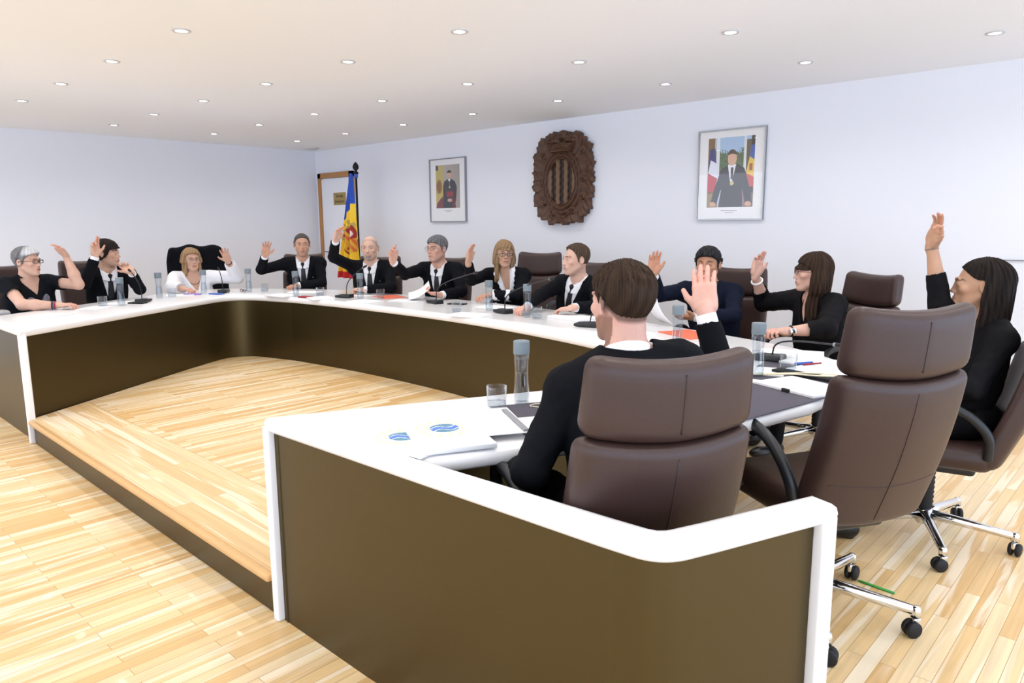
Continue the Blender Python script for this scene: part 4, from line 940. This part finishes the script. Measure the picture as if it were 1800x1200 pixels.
def mic(base, tip, lab, red=False, low=False):
    bx, by = base; d = Vector((tip[0] - bx, tip[1] - by)); rz = math.atan2(d.y, d.x) if d.length > .02 else 0
    m = empty('desk_microphone', (bx, by, TZ), rz, lab, 'microphone', 'goose-neck desk microphones')
    MB().rbox((0, 0, .015), (.15, .10, .030), .010, 3, (2, 2, 0), warp=lambda x, y, z: (x, y * (1 - .15 * (x > 0)), z * (1 + .35 * (x / .075)) )).build('microphone_base', 'blackplastic', m)
    MB().rbox((-.035, 0, .031), (.03, .04, .004), .0015, 2).build('talk_button', 'grey', m)
    L = d.length; h = tip[2] - TZ; P = smooth_path([(.02, 0, .03), (.025, 0, .03 + h * .35), (.02 + L * .35, 0, h * .72), (L * .9, 0, h * .965), (L, 0, h)], 3)
    if low: P = smooth_path([(.02, 0, .03), (.03, 0, h * .8), (L * .4, 0, h), (L, 0, h)], 3)
    MB().tube(P, .0042, 8).build('gooseneck', 'blackplastic', m)
    a, b = P[-2], P[-1]; dd = (b - a).normalized(); hd = MB(); hd.tube([b - dd * .01, b, b + dd * .03, b + dd * .038], [.006, .0095, .0095, .005], 12); hh = hd.build('microphone_head', 'rubber', m)
    MB().tube([b - dd * .012, b - dd * .002], [.0085, .0098], 14).build('light_ring', 'red' if red else 'grey', hh)
mic((-6.574, 2.353), (-6.428, 2.22, 1.03), 'leftmost goose-neck microphone, in front of the man resting his chin')
mic((-6.912, 3.226), (-6.80, 3.145, .985), 'goose-neck microphone beside the woman in white')
mic((-5.556, 3.712), (-5.361, 3.79, 1.026), 'goose-neck microphone in front of the bald man with the goatee')
mic((-4.566, 3.930), (-3.95, 3.80, 1.035), 'goose-neck microphone with a red ring leaning right across the dark suit', red=True)
mic((-3.675, 3.822), (-3.10, 3.679, 1.037), 'goose-neck microphone leaning right over the empty leather chair')
mic((-2.774, 3.653), (-2.62, 3.70, .86), 'microphone whose black base shows left of the bearded man\'s head', low=True)
mic((-1.431, 3.308), (-1.12, 3.30, .86), 'microphone lying low in front of the woman with the wristwatch', low=True)
def sheet(name, x, y, w_, h_, rz, lab, cat='paper', t=.004, m='paper', z=0., grp=None, bev=.0008, par=None):
    e = MB().rbox((0, 0, t / 2), (w_, h_, t), bev, 1).build(name, m); e.location = (x, y, TZ + z); e.rotation_euler.z = math.radians(rz)
    return tag(e, lab, cat, grp)
# right wing, near side
sheet('desk_pad', -1.47, 1.955, .60, .40, 61.6, 'dark grey desk pad under the bearded man\'s papers', 'desk pad', .003, 'pad')
sheet('desk_pad', -1.185, 2.45, .62, .38, 80, 'dark grey desk pad in front of the empty chair', 'desk pad', .003, 'pad')
sheet('desk_pad', -1.22, 3.13, .50, .36, 100, 'dark desk pad under the right-hand tumbler and papers', 'desk pad', .003, 'pad')
def raster_mesh(name, img, W_, H_, parent, loc, R, m, curved=None):
    h_, w_ = img.shape[:2]; u = np.linspace(-W_ / 2, W_ / 2, w_ + 1); v = np.linspace(H_ / 2, -H_ / 2, h_ + 1)
    U_, V_ = np.meshgrid(u, v); P = np.stack([U_.ravel(), V_.ravel(), 0 * U_.ravel()], 1); i = np.arange(h_)[:, None] * (w_ + 1) + np.arange(w_)[None]
    keep = ~np.isnan(img[..., 0]); Q = np.stack([i, i + w_ + 1, i + w_ + 2, i + 1], -1)[keep]; C = img[keep]
    me = bpy.data.meshes.new(name); me.vertices.add(len(P)); me.vertices.foreach_set('co', P.astype(np.float32).ravel())
    me.loops.add(Q.size); me.loops.foreach_set('vertex_index', Q.ravel().astype(np.int32)); me.polygons.add(len(Q)); me.polygons.foreach_set('loop_start', np.arange(0, Q.size, 4, dtype=np.int32)); me.update(calc_edges=True)
    a = me.color_attributes.new('Col', 'FLOAT_COLOR', 'CORNER'); cc = np.ones((len(Q), 4, 4), np.float32); cc[..., :3] = C[:, None, :]; a.data.foreach_set('color', cc.ravel())
    o = link(name, me, m, parent, False); o.matrix_local = Matrix.Translation(loc) @ R; return o
M['print'] = mat('printed_picture', (1, 1, 1, 1), .3, attr=True); M['printp'] = mat('printed_paper', (1, 1, 1, 1), .75, attr=True)
def canvas(w_, h_, c=None):
    a = np.full((h_, w_, 3), np.nan); 
    if c is not None: a[:] = lin(*c)[:3]
    return a, (np.arange(w_)[None, :] + .5) / w_ + 0 * np.arange(h_)[:, None], (np.arange(h_)[:, None] + .5) / h_ + 0 * np.arange(w_)[None, :]
def pin_poly(X, Y, P):
    ins = np.zeros(X.shape, bool); n = len(P)
    for i in range(n):
        (x1, y1), (x2, y2) = P[i], P[(i + 1) % n]
        c = ((y1 > Y) != (y2 > Y)) & (X < (x2 - x1) * (Y - y1) / (y2 - y1 + 1e-12) + x1); ins ^= c
    return ins
def logo():
    a, X, Y = canvas(72, 72); x, y = X * 2 - 1, 1 - Y * 2; r = np.hypot(x, y); th = np.arctan2(y, x)
    d = r < .46; s_ = x - .10 * np.sin(y * 9)
    a[d & (s_ < -.17)] = lin(95, 140, 165)[:3]; a[d & (s_ > -.11) & (s_ < .14)] = lin(85, 125, 205)[:3]; a[d & (s_ > .20)] = lin(95, 140, 165)[:3]
    a[(np.abs(r - .56) < .022)] = lin(240, 205, 165)[:3]
    a[(r > .66) & (r < .95) & (np.sin(th * 16 + 4 * r) > .45)] = lin(244, 215, 180)[:3]
    return a
lg_img = logo()
bk = sheet('booklet', -1.675, 1.335, .297, .21, 4, 'white booklet with blue round emblem, lower left of the pair', 'booklet', .005)
raster_mesh('printed_emblem', lg_img, .19, .19, bk, (-.045, .005, .0054), Matrix.Rotation(-.5, 4, 'Z'), 'printp')
bk = sheet('booklet', -1.615, 1.425, .315, .22, -27, 'thicker white booklet with blue round emblem, upper of the pair', 'booklet', .014, z=.0052)
raster_mesh('printed_emblem', lg_img, .20, .20, bk, (-.05, .005, .0144), Matrix.Rotation(.1, 4, 'Z'), 'printp')
sheet('paper_sheet', -1.60, 1.60, .31, .19, -32, 'blank white sheet lying over the emblem booklet', t=.003, z=.0196)
sheet('paper_sheet', -1.44, 1.73, .26, .20, -30, 'white papers under the bearded man\'s left arm', t=.006, z=.0032)
pn = MB().rbox((0, 0, .004), (.26, .018, .006), .002, 2).build('ruler', 'grey'); pn.location = (-1.545, 1.656, TZ + .0226); pn.rotation_euler.z = math.radians(-31); tag(pn, 'slim clear grey ruler lying across the white sheets', 'ruler')
rb = MB(); rb.tube([(-1.64 + .045 * math.cos(a) * (1 + .3 * math.sin(2 * a)), 1.905 + .028 * math.sin(a), TZ + .0055 + .003 * math.sin(3 * a)) for a in [2 * PI * i / 28 for i in range(29)]], .0018, 6, cap=False)
tag(rb.build('elastic_band', 'rope'), 'cream elastic band on the desk pad beside the large bottle', 'elastic band')
cp = sheet('paper_stack', -1.075, 2.82, .30, .22, -20, 'white clipped paper stack in front of the empty chair', t=.010, z=.0032)
MB().rbox((.02, -.112, .006), (.035, .014, .014), .003, 2).build('binder_clip', 'black', cp)
sheet('paper_stack', -1.36, 3.02, .24, .19, 20, 'white papers under the bottle near the right tumbler', t=.004, z=.0)
fo = sheet('folder', -1.13, 3.11, .30, .20, -12, 'black folder with papers behind the clipped stack', 'folder', .012, 'black', .0032)
sheet('paper_sheet', -1.12, 3.145, .24, .17, -12, 'white sheet on the black folder by the empty chair', t=.003, z=.0154)
sheet('booklet', -1.20, 3.35, .30, .22, -10, 'white booklet in front of the woman with the wristwatch', 'booklet', .010, z=.0032)
sheet('paper_sheet', -1.42, 3.56, .30, .21, 20, 'white sheet under the wristwatch hand', t=.002)
mk = MB().tube([(-.045, 0, .007), (.045, 0, .007)], .006, 10).build('highlighter', 'blue'); mk.location = (-1.225, 3.215, TZ + .0185); mk.rotation_euler.z = 1.0; tag(mk, 'blue marker pen right of the tumbler with water', 'pen')
mk = MB().tube([(-.05, 0, .005), (.05, 0, .005)], .004, 10).build('pen', 'red'); mk.location = (-1.195, 3.235, TZ + .0185); mk.rotation_euler.z = 1.1; tag(mk, 'thin red pen beside the blue marker', 'pen')
cd = MB().tube(smooth_path([(-1.33, 2.90, TZ + .009), (-1.24, 2.955, TZ + .012), (-1.18, 2.99, TZ + .018), (-1.10, 3.00, TZ + .020), (-1.04, 3.01, TZ + .024), (-1.0, 3.06, TZ + .022), (-1.05, 3.08, TZ + .021), (-1.15, 3.02, TZ + .022), (-1.27, 2.955, TZ + .012), (-1.31, 2.93, TZ + .010)], 3), .0035, 8)
tag(cd.build('lanyard', 'rope'), 'cream cord lanyard looped beside the right tumbler', 'cord')
# far side
FP = [(-6.08, 1.50, .28, .20, -60, 'open white booklet at the left end of the desk', .008, 'paper'), (-6.42, 1.93, .24, .18, -50, 'white notes under the grey-haired woman\'s hand', .003, 'paper'),
 (-6.66, 2.20, .26, .20, -60, 'white papers behind the leftmost bottle', .004, 'paper'), (-6.95, 2.82, .24, .18, 70, 'papers left of the woman in white', .006, 'paper'),
 (-6.13, 3.42, .28, .20, 10, 'thick white papers left of the door-side man\'s bottle', .012, 'paper'), (-6.33, 3.78, .30, .21, 35, 'white sheet under the hand of the man by the door frame', .003, 'paper'),
 (-5.66, 3.52, .26, .20, -20, 'white papers left of the bald man\'s microphone', .010, 'paper'), (-5.66, 3.95, .28, .20, 15, 'white sheet under the bald man\'s hand', .003, 'paper'),
 (-5.12, 3.62, .26, .19, 10, 'pale grey booklet in front of the bald man\'s bottle', .008, 'paper'), (-4.92, 3.92, .28, .20, 20, 'white sheet below the spectacled man\'s reading hand', .003, 'paper'),
 (-3.76, 3.55, .27, .20, 12, 'white booklet in front of the tumbler near the blonde woman', .010, 'paper'), (-3.98, 4.05, .30, .21, 5, 'white sheet under the blonde woman\'s hand', .003, 'paper'),
 (-3.10, 3.92, .30, .21, -6, 'white notebook under the hand of the man with receding hair', .014, 'paper'), (-2.72, 3.92, .28, .21, 10, 'white sheets right of the receding-haired man\'s notebook', .003, 'paper'),
 (-2.42, 3.62, .26, .19, -15, 'white papers left of the navy-suited man\'s orange folder', .004, 'paper')]
for x, y, a, b, r, l, t, m in FP: sheet('paper_stack', x, y, a, b, r, l, t=t, m=m)
sheet('folder', -5.30, 4.02, .30, .22, -15, 'orange card folder between the bald man and the spectacled man', 'folder', .003, 'orange')
sheet('folder', -2.12, 3.78, .32, .22, -25, 'orange card folder in front of the navy-suited man', 'folder', .004, 'orange')
sheet('wallet', -5.83, 3.48, .12, .075, 15, 'dark red wallet near the door-side man\'s bottle', 'wallet', .014, 'red', .0, bev=.004)
sheet('notebook', -6.93, 2.93, .15, .10, 60, 'violet notebook under the hand of the woman in white', 'notebook', .008, 'violet')
sheet('phone', -6.79, 3.10, .14, .07, 20, 'blue phone right of the bottle of the woman in white', 'phone', .010, 'blue', bev=.003)
sheet('phone', -4.36, 3.99, .15, .075, 15, 'black phone right of the red-ring microphone', 'phone', .010, 'black', bev=.003)
sheet('phone', -6.50, 2.28, .14, .07, 30, 'black phone behind the leftmost bottle', 'phone', .012, 'black', bev=.003)
gs = MB()
for sx in (-1, 1): gs.tube([(sx * .03 + .024 * math.cos(a), .0, .016 + .014 * math.sin(a)) for a in [2 * PI * i / 16 for i in range(17)]], .003, 6, cap=False); gs.tube([(sx * .055, 0, .02), (sx * .05, .07, .006)], .002, 6)
g_ = gs.build('folded_spectacles', 'specs_dark'); g_.location = (-6.80, 3.37, TZ); tag(g_, 'black spectacles lying on the desk corner right of the woman in white', 'spectacles')
def held(c, u, v, w_, h_, lab):
    u = Vector(u).normalized(); v = Vector(v); v = (v - u * v.dot(u)).normalized(); n = u.cross(v); V = []; k = 8
    for j in range(2):
        for i in range(k + 1):
            for q in (-1, 1):
                s_ = i / k - .5; V.append(Vector(c) + u * s_ * w_ + v * q * h_ / 2 + n * (.10 * s_ * s_ * w_ * 4 + j * .0012))
    Fc = [(2 * i, 2 * i + 1, 2 * i + 3, 2 * i + 2) for i in range(k)]; Fc += [tuple(x + 2 * (k + 1) for x in reversed(f)) for f in Fc]; n2 = 2 * (k + 1)
    for i in range(k): Fc += [(2 * i, 2 * i + 2, n2 + 2 * i + 2, n2 + 2 * i), (2 * i + 1, n2 + 2 * i + 1, n2 + 2 * i + 3, 2 * i + 3)]
    Fc += [(0, n2, n2 + 1, 1), (2 * k, 2 * k + 1, n2 + 2 * k + 1, n2 + 2 * k)]
    tag(MB().add(V, Fc).build('paper_sheet', 'paper', None, True, 40), lab, 'paper')
held((-4.90, 4.05, .815), (.5, .55, .42), (-.5, .6, .2), .21, .28, 'curved white sheet held by the spectacled grey-haired man')
held((-2.50, 4.03, .83), (.25, .25, -.55), (-.8, .5, .1), .20, .22, 'curved white sheet held by the man in the navy suit')
gp = MB().tube([(-.07, 0, .005), (.055, 0, .005), (.07, 0, .005)], [.005, .005, .001], 10).build('pen', 'green'); gp.location = (-.765, 2.864, 0); gp.rotation_euler.z = math.radians(175); tag(gp, 'green pen lying on the wooden floor beside a chair caster', 'pen')

# ------------------------------------------------------------------ black coat over the corner chair
hx = CH['P3']; co = empty('coat', tuple(hx.location), hx.rotation_euler.z, 'black coat draped over the corner chair back', 'coat')
MB().rbox((0, 0, .94), (.60, .14, .50), .05, 4, (14, 1, 10), warp=lambda x, y, z: (x * (1 - .10 * (z > .1) * (z - .1) / .15), back_y(x, z + .94) + y + .008 * math.sin(x * 40 + z * 9), z + .012 * math.sin(x * 23) - .02 * (x / .3) ** 2)).build('drape', 'cloth_black', co)

# ------------------------------------------------------------------ wall pieces
def portrait(x0, x1, z0, z1, img, iw, ih, ioff, lab):
    W_, H_ = x1 - x0, z1 - z0; r = empty('framed_portrait', ((x0 + x1) / 2, WY, (z0 + z1) / 2), 0, lab, 'picture')
    f = MB(); t = .012; dp = .028
    for c, d in (((0, -dp / 2, H_ / 2 - t / 2), (W_, dp, t)), ((0, -dp / 2, -H_ / 2 + t / 2), (W_, dp, t)), ((-W_ / 2 + t / 2, -dp / 2, 0), (t, dp, H_ - 2 * t)), ((W_ / 2 - t / 2, -dp / 2, 0), (t, dp, H_ - 2 * t))): f.box(c, d)
    f.build('frame', 'steel', r, False)
    MB().box((0, -.010, 0), (W_ - 2 * t, .008, H_ - 2 * t)).build('mount_board', 'paper', r, False)
    raster_mesh('portrait_print', img, iw, ih, r, (0, -.0146, ioff), RX, 'print')
    tx = MB().box((0, -.0143, ioff - ih / 2 - .028), (iw * .35, .0006, .006)).box((0, -.0143, ioff - ih / 2 - .043), (iw * .18, .0006, .005)); tx.build('caption_line', 'gray_ink', r, False)
    MB().box((0, -.021, 0), (W_ - 2 * t, .002, H_ - 2 * t)).build('glazing', 'tint', r, False)
a, X, Y = canvas(96, 160, (186, 178, 168)); a[:] = a * (1.0 - .25 * X[..., None])
a[X < .30] = lin(196, 176, 100)[:3]; a[(X < .10) & (Y < .12)] = lin(40, 55, 70)[:3]; a[(X > .02) & (X < .26) & (np.hypot((X - .14) / .13, (Y - .5) / .17) < 1)] = lin(150, 120, 60)[:3]; a[(X > .05) & (X < .24) & (np.hypot((X - .14) / .09, (Y - .5) / .12) < 1) & (np.sin(X * 120) > 0)] = lin(120, 60, 50)[:3]
a[pin_poly(X, Y, [(.0, 1), (.05, .88), (.28, .72), (.36, 1)])] = lin(120, 55, 65)[:3]
a[pin_poly(X, Y, [(.30, .95), (.30, .50), (.36, .38), (.50, .33), (.66, .33), (.80, .39), (.88, .52), (.84, .80), (.78, 1.), (.30, 1.)])] = lin(52, 50, 58)[:3]
a[pin_poly(X, Y, [(.44, .62), (.74, .62), (.72, .74), (.46, .74)])] = lin(150, 45, 50)[:3]; a[pin_poly(X, Y, [(.68, .74), (.76, .74), (.84, 1), (.70, 1)])] = lin(110, 40, 48)[:3]
a[np.hypot((X - .57) / .09, (Y - .225) / .075) < 1] = lin(205, 165, 140)[:3]; a[(np.hypot((X - .57) / .10, (Y - .20) / .075) < 1) & (Y < .185)] = lin(60, 45, 40)[:3]; a[pin_poly(X, Y, [(.52, .33), (.62, .33), (.60, .38), (.54, .38)])] = lin(235, 235, 235)[:3]
a[(np.abs(X - .58) < .008) & (Y > .38) & (Y < .55)] = lin(200, 185, 130)[:3]; a[np.hypot((X - .58) / .035, (Y - .52) / .02) < 1] = lin(210, 200, 160)[:3]; a[np.hypot((X - .58) / .10, (Y - .82) / .04) < 1] = lin(195, 165, 150)[:3]
portrait(-6.835, -6.20, 1.424, 2.165, a, .42, .50, .045, 'small framed portrait of a robed person beside a yellow banner')
a, X, Y = canvas(110, 160, (168, 196, 226)); nzz = np.sin(X * 70 + 3 * np.sin(Y * 40)) * np.sin(Y * 60 + 2 * np.sin(X * 50))
a[(Y > .22 - .05 * nzz - .12 * np.abs(X - .5))] = lin(70, 95, 60)[:3]; a[(Y > .2) & (nzz > .3) & (a[..., 1] < .2)] = lin(95, 120, 80)[:3]
a[(np.abs(X - .22) < .035) | (np.abs(X - .80) < .025)] = lin(222, 224, 228)[:3]; a[(X < .15)] = lin(130, 95, 55)[:3]; a[(X > .83) & (Y > .05)] = lin(95, 85, 65)[:3]; a[(X > .93)] = lin(50, 40, 35)[:3]
a[pin_poly(X, Y, [(.02, .30), (.12, .14), (.18, .35), (.03, .32)])] = lin(50, 50, 120)[:3]; a[pin_poly(X, Y, [(.0, .48), (.04, .16), (.13, .14), (.19, .36), (.08, .31)])] = lin(50, 50, 120)[:3]; a[pin_poly(X, Y, [(.01, .50), (.06, .31), (.19, .36), (.22, .58)])] = lin(222, 226, 238)[:3]; a[pin_poly(X, Y, [(.0, .50), (.22, .58), (.14, .78), (.0, .76)])] = lin(190, 40, 60)[:3]
a[pin_poly(X, Y, [(.92, .14), (1, .12), (1, .35), (.90, .30)])] = lin(60, 95, 175)[:3]; a[pin_poly(X, Y, [(.90, .29), (1, .34), (1, .58), (.83, .52)])] = lin(230, 195, 80)[:3]; a[(np.abs(X - .93) < .03) & (np.abs(Y - .44) < .05)] = lin(160, 90, 50)[:3]; a[pin_poly(X, Y, [(.83, .52), (1, .58), (1, .72), (.88, .70)])] = lin(200, 75, 65)[:3]
a[(Y > .80) & (X < .3)] = lin(150, 125, 85)[:3]; a[(Y > .80) & (X > .8)] = lin(120, 90, 80)[:3]; a[(Y > .75) & (X > .24) & (X < .34)] = lin(190, 195, 215)[:3]; a[(Y > .75) & (X > .73) & (X < .82)] = lin(150, 110, 115)[:3]
a[pin_poly(X, Y, [(.08, .96), (.16, .72), (.30, .45), (.46, .385), (.66, .385), (.80, .45), (.92, .72), (.98, .95), (.84, .95), (.76, .72), (.78, 1), (.26, 1), (.32, .70), (.22, .95)])] = lin(38, 38, 48)[:3]
a[pin_poly(X, Y, [(.44, .39), (.62, .39), (.54, .63), (.50, .63)])] = lin(232, 234, 240)[:3]; a[pin_poly(X, Y, [(.51, .43), (.56, .43), (.56, .60), (.51, .60)])] = lin(45, 48, 62)[:3]
a[np.hypot((X - .53) / .098, (Y - .30) / .105) < 1] = lin(214, 172, 150)[:3]; a[(np.hypot((X - .53) / .105, (Y - .275) / .10) < 1) & (Y < .235 + .02 * np.abs(X - .53) * 10)] = lin(70, 55, 48)[:3]; a[np.hypot((X - .54) / .04, (Y - .655) / .032) < 1] = lin(205, 185, 130)[:3]
for hx_ in (.13, .90): a[np.hypot((X - hx_) / .07, (Y - .955) / .035) < 1] = lin(205, 160, 135)[:3]
portrait(-3.245, -2.635, 1.421, 2.178, a, .42, .58, .02, 'larger framed portrait of a suited person between two flags')

# carved wooden coat of arms
ca = empty('carved_coat_of_arms', (-4.745, WY - .006, 1.85), 0, 'dark carved wooden coat of arms with crown and striped oval on the wall', 'wall carving')
G = Grid((-.43, -.13, -.50), (.43, .02, .50), .0058); x, y, z = G.xyz(); A_ = np.arctan2(x, z)
edge = .375 + .010 * np.sin(A_ * 17) + .008 * np.sin(A_ * 31 + 1) + .006 * np.sin(A_ * 53); ro = (np.abs(x / (edge)) ** 3.2 + np.abs(z / (edge * 1.20)) ** 3.2) ** (1 / 3.2); out_ = (ro - 1) * .33
sw = .003 * np.sin(z * 60 + 9 * np.sin(x * 9))
oz = z + .035; q = np.sqrt((x / .205) ** 2 + (oz / .265) ** 2); dep = .040 + .006 * np.sin(x * 30 + 4 * np.sin(z * 14)) * np.sin(z * 26) + .030 * np.clip(ro - .8, 0, .2) * 5
for qc, wdt, hh_ in ((1.0, .07, .040), (1.17, .06, .030), (.86, .04, .030)): dep = dep + hh_ * np.exp(-((q - qc) / wdt) ** 2)
pw = .0045 * np.sin(z * 85); stripe = np.cos((x + pw) * 2 * PI / .104 + PI * 0); ins = q < .84; dep = np.where(ins, .045 + .016 * np.clip(-stripe * 3, -1, 1), dep)
cz = z - .31; cr = (np.abs(x) < .15 + .25 * cz) & (cz > -.055) & (cz < .03); dep = np.where(cr, .098 + .009 * np.cos(cz * 150) + .004 * np.cos(x * 90), dep)
crown = np.full(dep.shape, 1., np.float32)
for i, cx in enumerate((-.155, -.08, 0, .08, .155)):
    zt = .37 - .35 * cx * cx + (.03 if i == 2 else 0); d_ = np.hypot(x - cx, z - zt); dep = dep + .060 * np.exp(-(d_ / .028) ** 2); d2 = np.hypot(x - cx, z - zt - .045); dep = dep + .03 * np.exp(-(d2 / .016) ** 2); crown = np.minimum(crown, np.minimum(d_ - .03, d2 - .02))
for (sx_, sz_, r_) in ((.27, -.02, .035), (-.27, -.05, .03), (.26, -.19, .03), (-.24, -.24, .03), (.14, -.33, .035), (-.12, -.35, .035), (.25, .25, .03), (-.25, .22, .03)):
    d_ = np.hypot(x - sx_, z - sz_); th = np.arctan2(x - sx_, z - sz_); dep = dep + .022 * np.exp(-(d_ / r_) ** 2) * (1 + .8 * np.cos(d_ * 190 + th))
for s_ in (-1, 1): dep = dep + .02 * np.exp(-((s_ * x * .6 + z + .405) / .010) ** 2) * (np.abs(x) < .11) * (np.abs(z + .40) < .07)
G.F = np.maximum(np.minimum(out_, crown), np.maximum(y, -y - dep)).astype(np.float32); V, Q = G.mesh('carving')
me = mesh_np('carving', V, Q); qv = np.sqrt((V[:, 0] / .205) ** 2 + ((V[:, 2] + .035) / .265) ** 2); st_ = np.cos((V[:, 0] + .0045 * np.sin(V[:, 2] * 85)) * 2 * PI / .104)
C = np.tile(np.array(lin(84, 56, 40)[:3]), (len(V), 1)) * (1 + .25 * np.sin(V[:, 2] * 70 + 6 * np.sin(V[:, 0] * 18)))[:, None]; C[(qv < .83) & (st_ > 0)] = lin(48, 36, 36)[:3]; C[(qv < .83) & (st_ <= 0)] = lin(112, 84, 62)[:3]
set_col(me, C); M['carved'] = mat('carved_walnut', (.1, .06, .03, 1), .5, attr=True, bump=.4, bscale=60); link('carving', me, 'carved', ca)

# flag on its pole
fl = empty('flag_stand', (-7.865, 5.50, 0), 0, 'blue and yellow flag with emblem hanging from a black-tipped pole', 'flag')
MB().tube([(0, 0, .03), (0, 0, 2.06)], .014, 14).build('pole', 'black', fl); MB().lathe([(.0001, 0), (.16, 0), (.16, .015), (.04, .03), (.016, .05), (.0001, .05)], 28).build('stand_base', 'black', fl)
MB().lathe([(.0001, 2.03), (.03, 2.035), (.034, 2.05), (.02, 2.065), (.014, 2.075), (.036, 2.10), (.040, 2.125), (.028, 2.155), (.008, 2.18), (.0001, 2.185)], 20).build('finial', 'black', fl)
ns, nt = 90, 150; S_, T_ = np.meshgrid(np.linspace(0, 1, ns), np.linspace(0, 1, nt)); zz = 2.04 - 1.32 * T_
wd = .05 + .42 * T_ ** .9; xx = -.035 + (S_ - .55) * wd + .01 * np.sin(S_ * 14 + 2) * T_; yy = -.045 - .05 * T_ * (1 + np.sin(S_ * 19 + 1.2 * T_)) - .03 * np.sin(S_ * PI) - .015 * T_ * np.sin(S_ * 37)
P = np.stack([xx.ravel(), yy.ravel(), zz.ravel()], 1); i = (np.arange(nt - 1)[:, None] * ns + np.arange(ns - 1)[None]).ravel(); Q = np.stack([i, i + 1, i + ns + 1, i + ns], 1)
C = np.tile(np.array(lin(245, 205, 50)[:3]), (len(P), 1)); px_, pz_ = P[:, 0], P[:, 2]; s__ = S_.ravel()
bl = pz_ > np.where(s__ > .72, 1.66, 1.44 + .30 * s__); C[bl] = lin(25, 75, 180)[:3]
ux = (px_ + .02) * math.cos(.45) + (pz_ - 1.20) * math.sin(.45); uz = -(px_ + .02) * math.sin(.45) + (pz_ - 1.20) * math.cos(.45)
sh = (np.abs(ux) < .115) & (np.abs(uz) < .16); C[(np.abs(ux) < .15) & (uz > .0) & (uz < .25) & (np.sin(ux * 60) * np.sin(uz * 50) > .1)] = lin(190, 165, 90)[:3]
C[sh] = lin(225, 175, 60)[:3]; qx = ux > 0; qz = uz > 0
C[sh & qz & qx] = lin(165, 40, 35)[:3]; C[sh & qz & qx & (np.hypot((ux - .055) / .035, (uz - .08) / .05) < 1)] = lin(235, 215, 205)[:3]; C[sh & ~qx & qz & (np.sin(ux * 150) > 0)] = lin(225, 110, 50)[:3]; C[sh & qx & ~qz & (np.sin(ux * 150) > 0)] = lin(215, 110, 50)[:3]; C[sh & ~qx & ~qz & (np.hypot((ux + .055) / .04, (uz + .08) / .03) < 1)] = lin(165, 70, 40)[:3]
C[(np.abs(np.abs(ux) - .115) < .006) & (np.abs(uz) < .16)] = lin(150, 45, 40)[:3]; C[pz_ < .80] = lin(200, 40, 50)[:3]
me = mesh_np('flag_cloth', P, Q); set_col(me, C); M['flag'] = mat('flag_fabric', (1, 1, 1, 1), .6, attr=True); fo = link('flag_cloth', me, 'flag', fl)
md = fo.modifiers.new('t', 'SOLIDIFY'); md.thickness = .0015
MB().lathe([(.020, 1.985), (.026, 2.0), (.024, 2.03), (.016, 2.04)], 14).build('cord_knot', 'blue', fl)
